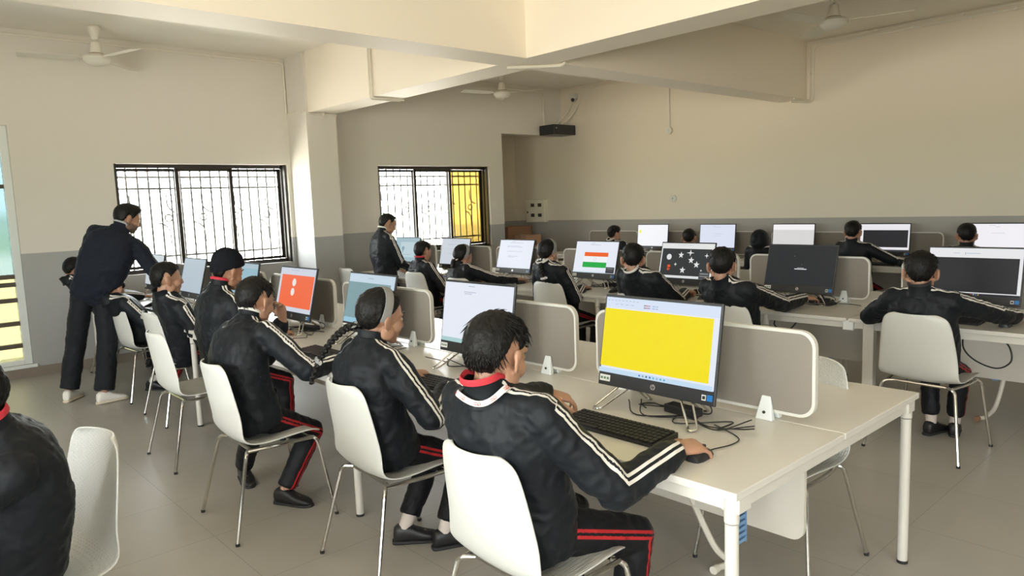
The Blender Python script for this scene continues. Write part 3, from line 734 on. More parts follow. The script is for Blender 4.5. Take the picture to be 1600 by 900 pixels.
kb1 = [(2.03, 1.69, 0, 'black keyboard between the hands of the nearest boy'), (2.00, 2.75, .05, 'black keyboard under the sleeve of the girl in the hairband'), (2.0, 3.88, .0, 'black keyboard in front of the boy resting his chin'), (2.0, 4.86, 0, 'black keyboard under the beanie boy, left of the orange screen cables'), (2.02, 6.0, 0, 'black keyboard in front of the boy in profile'), (2.02, 7.0, 0, 'black keyboard below the standing man')]
for x, y, rz, lb in kb1: keyboard(lb, x, y, rz, 'keyboards on the front row')
kb2 = [(5.12, 1.55, 0, 'black keyboard of the boy on the nearest middle-row chair'), (5.14, 2.85, 0, 'black keyboard under the arm of the boy facing the black screen'), (5.14, 3.72, 0, 'black keyboard below the star screen'), (5.12, 4.82, 0, 'black keyboard by the flag screen under a braided girl\'s sleeve'), (5.14, 5.92, 0, 'black keyboard in front of the girl under the amber pane'), (5.14, 7.02, 0, 'black keyboard beside the open papers')]
for x, y, rz, lb in kb2: keyboard(lb, x, y, rz, 'keyboards on the middle row')
for i, y in enumerate((6.58, 5.49, 4.4, 3.3, 2.2)):
    keyboard(['black keyboard below the far screen with a yellow spot', 'black keyboard below the bluish far screen', 'black keyboard below the plain light far screen', 'black keyboard below the far black canvas', 'black keyboard below the far screen at the right edge'][i], 8.60, y, 0, 'keyboards along the right wall')
mouse('black mouse under the right hand of the nearest boy', 1.985, 1.30, .08, 'mice', [(.055, 0, .008), (.09, -.005, .006), (.17, -.03, .005), (.24, -.02, .005), (.30, .06, .005), (.33, .12, .006)])
mouse('black mouse on the front-row desk by the orange screen', 2.02, 4.50, .1, 'mice')
mouse('black mouse right of the girl in the hairband', 2.03, 2.36, .0, 'mice')
mouse('black mouse under the hand below the black screen', 5.42, 2.40, -.2, 'mice', [(.055, 0, .008), (.07, -.05, .006), (.1, -.12, .005), (.08, -.2, .005)])
mouse('black mouse below the star screen near a hand', 5.20, 3.36, 0, 'mice')
mouse('black mouse on the desk between the flag screen and the boy beside it', 5.16, 4.28, 0, 'mice')
mouse('black mouse under the hand of the girl below the white text screen', 5.2, 5.58, 0, 'mice')
mouse('black mouse of the boy at the right edge', 5.12, 1.20, 0, 'mice')

def adapter(label, x, y, rz):
    t = thing('power_adapter', label, 'power adapter', (x, y, DZ), rz, 'power adapters')
    MB().box(-.03, .03, -.075, .075, 0, .034).obj('adapter_body', 'black', t, smooth=None, bevel=.006)
    MB().tube(spline([(0, .07, .017), (0, .12, .012), (.02, .17, .006), (-.02, .2, .005), (-.05, .15, .004)]), .0028, 6).obj('cord', 'wire', t)
    MB().tube(spline([(0, -.07, .017), (.03, -.11, .02), (.06, -.08, .04), (.07, 0, .05)]), .0028, 6).obj('cord', 'wire', t)
    return t
def cables(label, x, y, seed, n=3, w=.25):
    rnd = random.Random(seed); m = MB()
    for i in range(n):
        pts = []; a = rnd.uniform(-w * .5, w * .5)
        for k in range(6):
            pts.append((rnd.uniform(-.10, .07), a + (k - 2.5) * w * .3 + rnd.uniform(-.05, .05), .004 + .003 * i + (.03 if k in (0, 5) else 0)))
        m.tube(spline(pts, 6), .0026, 6)
    o = m.obj('cable_tangle', 'wire'); o.location = (x, y, DZ)
    return tag(o, label, 'cable', 'cable tangles')
st1 = ['yellow screen', 'white page screen of the front row', 'grey-teal screen', 'orange screen', 'pale blue front-row screen', 'edge-on front-row screen', 'farthest front-row screen']
for i, (x, y, ti, c, yw, lb) in enumerate(R1M):
    cables('tangle of black cables under the ' + st1[i], x + .02, y - .02, i + 1, 3 if i < 4 else 2, .34)
    if i in (0, 1, 3, 4): adapter('black power adapter on the desk under the ' + st1[i], x + .06, y - .08, .1 * (i - 1))
st2 = ['screen with white ribbon and black canvas', 'all-black screen', 'star screen', 'flag screen', 'text screen right of the amber pane', 'text screen in front of the amber pane', 'bluish screen by the standing boy']
for i, (x, y, ti, c, yw, lb) in enumerate(R2M):
    cables('tangle of black cables under the ' + st2[i], x + .0, y - .05, i + 11, 3, .36)
    if i in (1, 2, 3): adapter('black power adapter on the desk under the ' + st2[i], x + .08, y - .12, .15)
for i, (x, y, ti, c, lb) in enumerate(R3M[:2]):
    cables('tangle of black cables under the ' + ('far screen with the yellow spot', 'far bluish page screen')[i], x - .02, y - .02, i + 30, 3, .34)
def hang(label, pts):
    tag(MB().tube(spline(pts), .005, 6).obj('hanging_cable', 'wire'), label, 'cable', 'cables hanging under desks')
hang('black cable loop hanging from the desk edge right of the boy on the right-hand chair', [(5.10, 1.42, .69), (5.05, 1.40, .60), (5.05, 1.33, .53), (5.05, 1.22, .50), (5.05, 1.15, .55), (5.06, 1.16, .63), (5.1, 1.22, .69)])
hang('small black cable loop hanging below the desk of the black screen', [(5.2, 2.70, .68), (5.1, 2.68, .62), (5.1, 2.62, .585), (5.1, 2.55, .60), (5.2, 2.52, .68)])
hang('black cable dangling under the desk left of the round leg below the flag screen', [(5.6, 4.55, .69), (5.5, 4.4, .55), (5.5, 4.2, .45), (5.6, 4.05, .40), (5.6, 4.1, .25)])
hang('black cable sagging below the front edge of the nearest desk', [(2.0, 1.36, .68), (1.95, 1.33, .655), (1.98, 1.27, .648), (2.06, 1.22, .68)])
p = thing('paper', 'open white papers on the desk in front of the boy beside the amber pane', 'paper', (5.18, 6.82, DZ + .002), .3)
m = MB()
for i in range(4): m.box(-.11 + .01 * i, .10 + .012 * i, -.15 + .01 * i, .15 - .008 * i, .004 * i, .004 * i + .003)
m.obj('sheets', 'paper', p, smooth=None)

# ---------------------------------------------------------------- chairs
def chair_shell():
    prof = [(.235, .425, .19), (.215, .443, .207), (.15, .452, .222), (.05, .446, .23), (-.05, .438, .232), (-.125, .440, .232), (-.175, .462, .231), (-.205, .51, .229), (-.222, .58, .225), (-.236, .66, .217), (-.25, .74, .207), (-.262, .81, .194), (-.268, .84, .180), (-.271, .857, .155), (-.272, .867, .115)]
    n = 14; vs = []; fs = []
    for i, (x, z, w) in enumerate(prof):
        back = min(1, max(0, (z - .46) / .1)) if i > 4 else 0
        for j in range(n + 1):
            v = -1 + 2 * j / n
            q = abs(v) ** 2.2
            vs.append((x + back * q * .045, w * v, z + (1 - back) * q * .022))
    for i in range(len(prof) - 1):
        for j in range(n):
            a = i * (n + 1) + j; fs.append((a, a + 1, a + n + 2, a + n + 1))
    me = bpy.data.meshes.new('shell'); me.from_pydata(vs, [], fs)
    me.materials.append(MT['weave']); me.materials.append(MT['plastic'])
    finish(me, 180)
    return me
SHELL = chair_shell()
def leg_mesh(sx, sy):
    top = (.17 * 1, .17 * sy, .424) if sx > 0 else (-.13, .15 * sy, .424)
    kn = (.20, .215 * sy, .420) if sx > 0 else (-.165, .205 * sy, .420)
    ft = (.262, .262 * sy, .008) if sx > 0 else (-.262, .272 * sy, .008)
    m = MB().tube(fillet([top, kn, ft], .05, 6), .0095, 10)
    return m
def make_chair(label, loc, rz):
    t = thing('shell_chair', label, 'chair', loc, rz, 'white shell chairs')
    o = bpy.data.objects.new('seat_shell', SHELL); COL.objects.link(o); o.parent = t
    s = o.modifiers.new('thickness', 'SOLIDIFY'); s.thickness = .009; s.offset = 0; s.material_offset = 1; s.material_offset_rim = 1
    ss = o.modifiers.new('smooth', 'SUBSURF'); ss.levels = 1; ss.render_levels = 1
    for sx in (1, -1):
        for sy in (1, -1):
            l = leg_mesh(sx, sy).obj('leg', 'chrome', t)
            f = (.262, .262 * sy) if sx > 0 else (-.262, .272 * sy)
            MB().cyl((f[0], f[1], 0), (f[0], f[1], .014), .011, n=10).obj('foot_glide', 'black', l)
    f = MB().tube([(-.13, -.16, .424), (-.13, .16, .424)], .0095, 10).tube([(.17, -.18, .424), (.17, .18, .424)], .0095, 10)
    for s in (-1, 1): f.tube(fillet([(-.15, .185 * s, .424), (.0, .215 * s, .430), (.19, .20 * s, .424)], .1), .0095, 10)
    f.obj('seat_frame', 'chrome', t)
    return t
CH = [(1.575, 1.665, -2, 'white shell chair under the nearest boy at the yellow screen'),
      (1.735, 2.745, -4, 'white shell chair under the girl with hairband and long braid'),
      (1.515, 3.66, -3, 'white shell chair under the boy leaning toward the orange screen'),
      (1.62, 4.94, 0, 'empty-looking white shell chair pushed back behind the beanie boy'),
      (1.90, 6.02, 0, 'white shell chair under the boy in profile with swept hair'),
      (1.90, 7.03, 4, 'white shell chair in front of the standing man\'s legs'),
      (2.0, 8.2, 0, 'white shell chair at the far end behind the standing man, mostly hidden'),
      (4.80, 8.12, 0, 'white shell chair left of the standing boy by the second window'),
      (4.92, 6.80, 0, 'white shell chair under the boy beside the open papers'),
      (4.76, 5.80, 0, 'white shell chair under the girl with hairband below the amber pane'),
      (4.96, 4.72, 0, 'white shell chair under the girl with a ribboned braid facing the flag screen'),
      (4.98, 3.72, 0, 'white shell chair under the boy facing the star screen'),
      (4.62, 2.68, 0, 'white shell chair hidden under the boy facing the black screen'),
      (4.83, 1.52, -4, 'white shell chair with chrome legs under the boy at the right edge of the photo'),
      (8.45, 6.85, 0, 'white shell chair under the far girl with tied-up hair'),
      (8.45, 5.6, 0, 'white shell chair under the far low head left of the bluish page'),
      (8.62, 4.62, 0, 'white shell chair under the far hooded child'),
      (8.45, 3.42, 0, 'white shell chair under the far boy at the black canvas'),
      (8.45, 2.3, 0, 'white shell chair under the far boy at the right edge'),
      (2.91, 1.50, 180, 'empty white shell chair on the far side of the nearest desk, behind the divider'),
      (6.22, 3.72, 180, 'empty white shell chair across the middle row, behind the gap by the black screen'),
      (6.22, 6.2, 180, 'empty white shell chair across the middle row, left of the flag screen'),
      (3.42, 8.05, 180, 'empty white shell chair across the front row, right of the orange screen'),
      (.335, 2.75, 189, 'white shell chair with woven inner face at the bottom left, turned away')]
for x, y, a, lb in CH: make_chair(lb, (x, y, 0), math.radians(a))
# ---------------------------------------------------------------- people
def remesh(mb, voxel, smooth=4, fac=.5):
    me = bpy.data.meshes.new('tmp'); me.from_pydata(mb.v, [], mb.f); fix_islands(me)
    o = bpy.data.objects.new('tmp', me); COL.objects.link(o)
    r = o.modifiers.new('r', 'REMESH'); r.mode = 'VOXEL'; r.voxel_size = voxel; r.adaptivity = 0
    s = o.modifiers.new('s', 'SMOOTH'); s.factor = fac; s.iterations = smooth
    bpy.context.view_layer.update()
    dg = bpy.context.evaluated_depsgraph_get()
    out = bpy.data.meshes.new_from_object(o.evaluated_get(dg))
    bpy.data.objects.remove(o); bpy.data.meshes.remove(me)
    return out
def fix_islands(me): fix_normals(me)
def link(me, name, m, parent, ang=180):
    me.materials.clear()
    for q in (m if isinstance(m, (list, tuple)) else [m]): me.materials.append(MT[q])
    finish(me, ang)
    o = bpy.data.objects.new(name, me); COL.objects.link(o); o.parent = parent
    me.name = name
    return o
def setattr_f(me, name, vals):
    a = me.attributes.new(name, 'FLOAT', 'POINT'); a.data.foreach_set('value', vals)
def get_co(me):
    n = len(me.vertices); c = [0.0] * (3 * n); me.vertices.foreach_get('co', c); return c
def wrinkle(me, amp, freq, seed, fold=None):
    c = get_co(me); n = len(me.vertices); nr = [0.0] * (3 * n); me.vertices.foreach_get('normal', nr)
    off = V((seed * 3.1, seed * 1.7, seed * .9))
    for i in range(n):
        p = V(c[3 * i:3 * i + 3]); q = p * freq + off
        d = amp * (noise.noise(q) + .5 * (1 - 2 * abs(noise.noise(q * 1.9 + V((5, 1, 2))))))
        for k in range(3): c[3 * i + k] += nr[3 * i + k] * d
    me.vertices.foreach_set('co', c); me.update()

def ik(S, W, l1, l2, pole):
    d = W - S; L = d.length
    if L > (l1 + l2) * .985: q = L / ((l1 + l2) * .985); l1 *= q; l2 *= q
    u = d.normalized(); a = (l1 * l1 - l2 * l2 + L * L) / (2 * L); h = math.sqrt(max(0, l1 * l1 - a * a))
    p = pole - u * pole.dot(u); p.normalize()
    return S + u * a + p * h

POSES = {'mouse': ((22, 30, 22), 11), 'key': ((30, 42, 30), 6), 'flat': ((8, 12, 10), 9), 'relax': ((28, 36, 24), 4), 'fist': ((62, 78, 48), 2), 'point': ((50, 60, 40), 3), 'spread': ((16, 26, 20), 12)}
def hand(mb, W, D, N, left, pose, k):
    D = D.normalized(); N = (N - D * N.dot(D)).normalized(); T = N.cross(D) * (-1 if left else 1)
    bends, fan_ = POSES[pose]
    R = []
    for d, a, b in ((-.03, .024, .019), (0, .026, .0185), (.03, .033, .0185), (.06, .039, .017), (.085, .039, .014), (.093, .036, .010)):
        c = W + D * (d * k)
        R.append([c + T * (a * k * math.cos(t)) + N * (b * k * math.sin(t)) for t in [2 * PI * j / 14 for j in range(14)]])
    mb.rings(R)
    for i, (o, ln, fn) in enumerate(((.030, .073, 1), (.0105, .081, .25), (-.010, .075, -.55), (-.029, .059, -1.25))):
        A = math.radians(fan_ * fn); d = D * math.cos(A) + T * math.sin(A)
        p = W + D * (.084 * k) + T * (o * k) + N * (.001 * k); ang = 0; r0 = .0080 * k
        for j, (fr, b) in enumerate(zip((.44, .31, .25), bends)):
            b = b * (1.08 if i == 3 else 1) * (.8 if pose == 'point' and i == 0 else 1)
            if pose == 'point' and i == 0: b *= .25
            ang += math.radians(b); dd = d * math.cos(ang) - N * math.sin(ang)
            q = p + dd * (ln * fr * k); r1 = r0 * .90
            mb.capsule(p, r0, q, r1, 10); p = q; r0 = r1
    p = W + D * (.022 * k) + T * (.022 * k) - N * (.003 * k)
    d1 = (D * .62 + T * .72 - N * .22).normalized(); q = p + d1 * (.046 * k); mb.capsule(p, .0135 * k, q, .0108 * k, 10)
    d2 = (D * .92 + T * .30 - N * .28).normalized(); q2 = q + d2 * (.030 * k); mb.capsule(q, .0106 * k, q2, .0095 * k, 10)
    d3 = (D * .97 + T * .12 - N * .3).normalized(); mb.capsule(q2, .0095 * k, q2 + d3 * (.024 * k), .008 * k, 10)

def head_shape(mb, C, F, L, U, h, adult=False):
    def P(x, y, z): return C + (F * x + L * y + U * z) * h
    fr = (F, L, U)
    def E(c, r, f=fr, **k): mb.ell(P(*c), [q * h for q in r], f, **k)
    E((-.006, 0, .020), (.094, .0735, .082), n=24, m=16)
    E((-.045, 0, .0), (.05, .062, .055))
    E((.030, 0, -.040), (.060, .056, .068)); E((.052, 0, -.070), (.036, .040, .036)); E((.068, 0, -.096), (.020, .022, .016))
    for s in (-1, 1):
        E((.056, s * .034, -.036), (.030, .026, .032)); E((.01, s * .054, -.065), (.034, .014, .032))
        tl = (F * .96 + U * -.05 + L * (s * -.25)).normalized()
        la = (L * .95 + F * (s * .3)).normalized(); ua = tl.cross(la).normalized()
        E((-.010, s * .083, -.016), (.024, .0075, .036), (F * .86 + L * (s * -.5), L * .86 + F * (s * .5), U))
        E((-.018, s * .088, -.002), (.014, .009, .020)); E((.000, s * .075, -.042), (.009, .008, .012))
        mb.capsule(P(.083, s * .010, .018), .0085 * h, P(.070, s * .046, .018), .009 * h, 8)
        E((.090, s * .0105, -.040), (.011, .0085, .008))
        E((.074, s * .0305, -.003), (.013, .015, .010))
    mb.capsule(P(.086, 0, .010), .009 * h, P(.104, 0, -.030), .0105 * h, 10)
    E((.103, 0, -.034), (.012, .011, .010)); E((.086, 0, -.050), (.010, .016, .012))
    E((.088, 0, -.0605), (.0095, .021, .0055)); E((.086, 0, -.0715), (.0095, .018, .0068)); E((.078, 0, -.066), (.012, .024, .016))
    return P

def hairline(az, style):
    # elevation (deg) of the lower hair edge, az 0 = forehead, 180 = nape
    pts = {'boy': ((0, 36), (30, 34), (52, 24), (66, 6), (78, -12), (87, 8), (97, 18), (108, 14), (119, -16), (145, -64), (180, -70)),
           'fringe': ((0, 22), (30, 22), (52, 14), (66, 4), (78, -12), (87, 8), (97, 18), (108, 14), (119, -16), (145, -62), (180, -68)),
           'girl': ((0, 32), (30, 30), (52, 20), (66, 4), (80, -12), (90, -10), (98, 4), (108, -8), (118, -46), (150, -72), (180, -76)),
           'man': ((0, 34), (30, 30), (50, 22), (64, 4), (78, -22), (88, -22), (98, 4), (108, -8), (118, -38), (145, -56), (180, -58)),
           'beanie': ((0, 17), (40, 14), (70, 2), (90, -8), (110, -14), (140, -28), (180, -34))}[style]
    for (a, b), (c, d) in zip(pts, pts[1:]):
        if az <= c: return b + (d - b) * (az - a) / (c - a)
    return pts[-1][1]
def hair(C, F, L, U, h, style, seed, res, strands, thick=1.0):
    cc = C + (F * -.006 + U * .020) * h
    rx, ry, rz = .094 * h, .0735 * h, .082 * h
    nu = res; nv = res // 2 + 2; vs = []; fs = []
    off = V((seed * 2.3, seed, seed * .7))
    spots = []
    def surf(azd, el, extra=0):
        a = math.radians(azd); e = math.radians(el)
        d = V((math.cos(a) * math.cos(e), math.sin(a) * math.cos(e), math.sin(e)))
        r = 1 / math.sqrt((d.x / rx) ** 2 + (d.y / ry) ** 2 + (d.z / rz) ** 2)
        if d.z < 0 and d.x < 0.2: r *= 1 + .07 * min(1, -d.z * 1.6) * (1 if d.x < -.2 else .4)
        return d, r
    for i in range(nv + 1):
        el = -80 + 170 * i / nv
        for j in range(nu):
            az = 360 * j / nu; az2 = az if az <= 180 else 360 - az
            d, r = surf(az, el)
            nz = noise.noise(V((d.x * 6, d.y * 6, d.z * 3)) + off)
            nf = noise.noise(V((d.x * 16, d.y * 16, d.z * 7)) + off)
            ln = hairline(az2, style) + nf * (3.5 if style != 'beanie' else 0)
            m = (el - ln) / (11 if style not in ('beanie',) else 3); m = max(0, min(1, m)); m = m * m * (3 - 2 * m)
            t = (.010 + .010 * max(0, d.z) + .006 * max(0, -d.x)) * (1 - .6 * max(0, -d.z))
            if style == 'man': t += .022 * max(0, d.z) * max(0, d.x) + .004
            if style == 'fringe': t += .006 * max(0, d.x)
            if style == 'beanie': t = .015 + .030 * max(0, d.z) ** 1.5 + .016 * max(0, d.z) * max(0, -d.x) + .004 * nz
            t *= h * thick
            if style != 'beanie': t += h * (.004 * nz + .0028 * nf)
            rr = (r + t) * m + (r * .86) * (1 - m)
            p = cc + (F * d.x + L * d.y + U * d.z) * rr
            vs.append(tuple(p))
    for i in range(nv):
        for j in range(nu):
            fs.append((i * nu + j, i * nu + (j + 1) % nu, (i + 1) * nu + (j + 1) % nu, (i + 1) * nu + j))
    fs.append(tuple(nv * nu + j for j in range(nu)))
    mb = MB(); mb.add(vs, fs)
    rnd = random.Random(seed)
    for _ in range(strands):
        az = rnd.uniform(0, 360); el = math.degrees(math.asin(rnd.uniform(-.55, .99))); az2 = az if az <= 180 else 360 - az
        if el < hairline(az2, style) + (30 if az2 < 128 else 9): continue
        d, r = surf(az, el)
        n = F * d.x + L * d.y + U * d.z
        # hair flows from the crown down and forward
        crown = (F * -.55 + U * .83).normalized()
        tdir = (n - crown); tdir = (tdir - n * tdir.dot(n))
        if tdir.length < .05: continue
        tdir = tdir.normalized() + n.cross(tdir.normalized()) * rnd.uniform(-.5, .3)
        if style == 'girl': tdir = (F * -1.0 - U * .35); tdir = tdir - n * tdir.dot(n)
        tdir.normalize(); ln = h * rnd.uniform(.022, .045) * (1.3 if d.z > .5 else 1); w = h * rnd.uniform(.0018, .0035)
        t0 = h * (.008 + .008 * max(0, d.z)) * thick
        p0 = cc + n * (r + t0 * .7); p1 = p0 + tdir * ln * .5 + n * (h * .006); p2 = p0 + tdir * ln + n * (h * rnd.uniform(-.004, .003))
        mb.tube([p0, p1, p2], [w, w * .9, w * .1], 4)
    return mb

def spine(B, t):
    p = B[0] * (1 - t) ** 2 + B[1] * (2 * t * (1 - t)) + B[2] * t * t
    d = (B[1] - B[0]) * (2 * (1 - t)) + (B[2] - B[1]) * (2 * t)
    return p, d.normalized()

def shoe(parent, A, fwd, k, white=False, pitch=0):
    f = fwd.normalized(); side = Z3.cross(f).normalized(); f = f * math.cos(pitch) - Z3 * math.sin(pitch); up = f.cross(side) 
    if up.z < 0: up = -up
    def rings(prof, zlo=None):
        R = []
        for x, hw, z0, z1 in prof:
            c = A + f * (x * k)
            pts = []
            for j in range(14):
                a = 2 * PI * j / 14; s_ = math.sin(a); y = hw * k * math.copysign(abs(math.cos(a)) ** .7, math.cos(a))
                z = (z0 + z1) / 2 + (z1 - z0) / 2 * math.copysign(abs(s_) ** .7, s_)
                pts.append(c + side * y + up * ((z - .078) * k))
            R.append(pts)
        return R
    u = MB().rings(rings([(-.062, .018, .02, .055), (-.058, .028, .016, .09), (-.04, .034, .014, .105), (0, .036, .014, .108), (.035, .037, .014, .098), (.07, .041, .014, .078), (.11, .044, .014, .062), (.15, .042, .014, .052), (.175, .032, .014, .040), (.19, .015, .016, .028)]))
    sh = u.obj('shoe', 'wshoe' if white else 'shoe', parent, smooth=60)
    s = MB().rings(rings([(-.07, .02, 0, .022), (-.06, .033, 0, .024), (-.02, .038, 0, .024), (.04, .040, 0, .022), (.11, .047, 0, .020), (.16, .043, 0, .020), (.19, .026, 0, .020), (.2, .010, .004, .018)]))
    s.obj('sole', 'wsole' if white else 'sole', sh, smooth=50)
    lc = MB()
    for i in range(4):
        x = .045 + i * .02; z = .094 - i * .011
        c = A + f * (x * k) + up * ((z - .078) * k)
        lc.tube([c - side * (.018 * k) - up * (.004 * k), c + up * (.003 * k), c + side * (.018 * k) - up * (.004 * k)], .0022 * k, 6)
    lc.obj('laces', 'wshoe' if white else 'black', sh)

def person(label, hip, head, yaw=0, hyaw=None, pitch=10, roll=0, k=.9, seated=True, handR=None, handL=None, feet=None, style='boy', hunch=.05, det=1, hs=None, twist=0,
           jacket='jacket', trousers='trousers', collar=None, white_shoes=False, socks=False, band=False, braid=None, strands=0, lany=False, beard=0, elbowR=None, elbowL=None, seat=.452, thick=1.0, cat='person', pelvis_z=None, hoodie=False, arm=1.06):
    """hip = (x,y) of the pelvis, head = (x,y,z of the crown); hands = (wrist, direction, back-of-hand normal, pose)"""
    root = thing('person', label, cat, (0, 0, 0), 0, None)
    hs = hs or (1.04 if k < .95 else 1.08)
    y = math.radians(yaw); F = V((math.cos(y), math.sin(y), 0)); L = V((-F.y, F.x, 0))
    hy = math.radians(hyaw if hyaw is not None else yaw); HF = V((math.cos(hy), math.sin(hy), 0)); HL = V((-HF.y, HF.x, 0))
    pt = math.radians(pitch); HU = Z3 * math.cos(pt) + HF * math.sin(pt); HF = HF * math.cos(pt) - Z3 * math.sin(pt)
    rl = math.radians(roll); HL, HU = HL * math.cos(rl) + HU * math.sin(rl), HU * math.cos(rl) - HL * math.sin(rl)
    HC = V(head) - HU * (.114 * hs) - Z3 * .0
    H = V((hip[0], hip[1], pelvis_z if pelvis_z else (seat + .098 * k / .86)))
    NB = HC - HU * (.100 * hs) - HF * (.035 * hs) - Z3 * (.006 * hs)
    if seated:
        cx, cy, ca, _ = min(CH, key=lambda q: (q[0] - hip[0]) ** 2 + (q[1] - hip[1]) ** 2)
        cf = V((math.cos(math.radians(ca)), math.sin(math.radians(ca)), 0))
        mid0 = (H + NB) / 2; bk = L.cross((NB - H).normalized()) * -1
        while hunch > -.12:
            Bt = (H, mid0 + bk * hunch * 1.3 * k, NB)
            need = min((p - V((cx, cy, 0))).dot(cf) - .145 * k + .222 + .08 * max(0, p.z - .55) for p in [spine(Bt, t)[0] for t in (.15, .3, .4, .5, .6, .7, .8)] if p.z < .90)
            if need > 0: break
            hunch -= .01
    mid = (H + NB) / 2; ax = (NB - H).normalized(); back = (L.cross(ax)) * -1
    B = (H, mid + back * hunch * 1.3 * k, NB)
    tw = math.radians(twist); CL = (L * math.cos(tw) + F * math.sin(-tw)).normalized()      # chest lateral
    vox = {2: .0036, 1: .006, 0: .0085}[det]; cvox = {2: .0075, 1: .009, 0: .013}[det]
    def lat(t): return L.lerp(CL, max(0, min(1, t))).normalized()
    def ring(t, a, b, n=24, push=0):
        p, d = spine(B, max(0, min(1, t)));
        if t < 0: p = p + d * (t * (NB - H).length)
        if t > 1: p = p + d * ((t - 1) * (NB - H).length)
        l = lat(t); l = (l - d * l.dot(d)).normalized(); f = l.cross(d)
        return [p + l * (a * k * math.copysign(abs(math.cos(q)) ** .85, math.cos(q))) + f * (b * k * math.copysign(abs(math.sin(q)) ** .85, math.sin(q)) + push * k) for q in [2 * PI * j / n for j in range(n)]]
    pS, dS = spine(B, .86); lS = lat(1); lS = (lS - dS * lS.dot(dS)).normalized()
    shs = {}; arms = {}; BODY = MB(); JK = MB(); TR = MB()
    sw = .165 * k
    ua, fa = .30 * k * arm, .265 * k * arm
    for s, hnd, elp in ((-1, handR, elbowR), (1, handL, elbowL)):
        S = pS + lS * (sw * s)
        W, D, N, pose = hnd if hnd else (S - Z3 * (ua + fa * .95) + F * .04, -Z3, CL * s, 'relax')
        W = V(W); D = V(D); N = V(N)
        reach = (W - S).normalized(); S = S + reach * (.025 * k)
        pole = V(elp) if elp else (-Z3 * 1.0 + CL * (s * .55) - F * .25)
        E = ik(S, W, ua, fa, pole)
        arms[s] = (S, E, W, D, N, pose)
    # hips and legs
    hipj = {}; legs = {}
    for s, key in ((-1, 0), (1, 1)):
        J = H + L * (s * .082 * k) - Z3 * (.012 * k) + F * (.02 * k if seated else 0)
        ft = feet[key] if feet else None
        if ft is None:
            A = (H + F * (.40 * k) + L * (s * .10 * k)) if seated else (H + L * (s * .09 * k)); A.z = .078 * k; fw = F
        else:
            A = V(ft[0]); fw = V((math.cos(math.radians(ft[1])), math.sin(math.radians(ft[1])), 0))
        pole = (F * .8 + Z3 * (1.0 if seated else .1) + L * (s * .15))
        K = ik(J, A, .405 * k, .395 * k, pole)
        if seated and K.z > .60: pass
        legs[s] = (J, K, A, fw, (ft[2] if ft and len(ft) > 2 else 0))
    # ---- body, one continuous surface
    P = head_shape(BODY, HC, HF, HL, HU, hs)
    BODY.capsule(HC + (HF * -.018 - HU * .05) * hs, .046 * hs, NB - dS * .03, .050 * hs, 16)
    BODY.rings([ring(t, a * .8, b * .8, 16) for t, a, b in ((-.05, .14, .10), (.3, .13, .09), (.7, .15, .09), (.88, .12, .08), (1.0, .06, .06))])
    for s in (-1, 1):
        S, E, W, D, N, pose = arms[s]
        BODY.capsule(S, .042 * k, E, .036 * k, 12); BODY.capsule(E, .036 * k, W, .025 * k, 12)
        hand(BODY, W, D, N, s == 1, pose, k * 1.08)
        J, K, A, fw, pc = legs[s]
        BODY.capsule(J, .066 * k, K, .048 * k, 12); BODY.capsule(K, .048 * k, A + Z3 * .0, .033 * k, 12); BODY.capsule(A - Z3 * (.03 * k), .03 * k, A - Z3 * (.035 * k) + fw * (.10 * k), .024 * k, 10)
    bm_ = remesh(BODY, vox, {2: 7, 1: 4, 0: 3}[det], .45)
    c = get_co(bm_); n = len(bm_.vertices); lip = [0.0] * n; brd = [0.0] * n
    m0 = P(.094, 0, -.0655)
    for i in range(n):
        p = V(c[3 * i:3 * i + 3]) - HC
        if p.length > .14 * hs: continue
        x, yy, z = p.dot(HF) / hs, p.dot(HL) / hs, p.dot(HU) / hs
        if x > .08 and abs(yy) < .021 and abs(z + .066) < .0105 * (1 - (yy / .023) ** 2): lip[i] = .8
        if beard and z < -.030 - .25 * max(0, x - .04) and x > -.015 and abs(z + .066) > .0: 
            brd[i] = beard * min(1, (-.028 - z) / .02) * (0 if lip[i] else 1)
    setattr_f(bm_, 'lip', lip); setattr_f(bm_, 'beard', brd)
    link(bm_, 'body', 'skin', root)
    if det > 0:
        for s in (-1, 1):
            e = MB(); ce = P(.0775, s * .0305, -.003); fd = (HF + HL * (s * .12)).normalized(); x_, y_, z_ = basis(fd)
            r = .0108 * hs
            prev = None
            e.lathe(ce, [(r * math.sin(math.radians(a)), r * math.cos(math.radians(a))) for a in (150, 110, 75, 36)], 14, fd); e.cur = 1
            e.lathe(ce, [(r * math.sin(math.radians(a)) * 1.01, r * math.cos(math.radians(a)) * 1.01) for a in (36, 22, 5)], 14, fd)
            e.obj('eye', ['eye', 'iris'], root)
            e = MB(); pts = [P(.094 - .012 * abs(q) ** 1.5, s * (.014 + .034 * q), .0225 + .006 * math.sin(q * 2.4)) for q in (0, .25, .5, .75, 1)]
            e.tube(pts, [.0022 * hs, .0034 * hs, .0034 * hs, .003 * hs, .001 * hs], 6); e.obj('eyebrow', 'hair', root)
    # ---- hair or hat
    res = {2: 96, 1: 56, 0: 36}[det]
    sd = int(abs(head[0] * 17 + head[1] * 31)) % 97
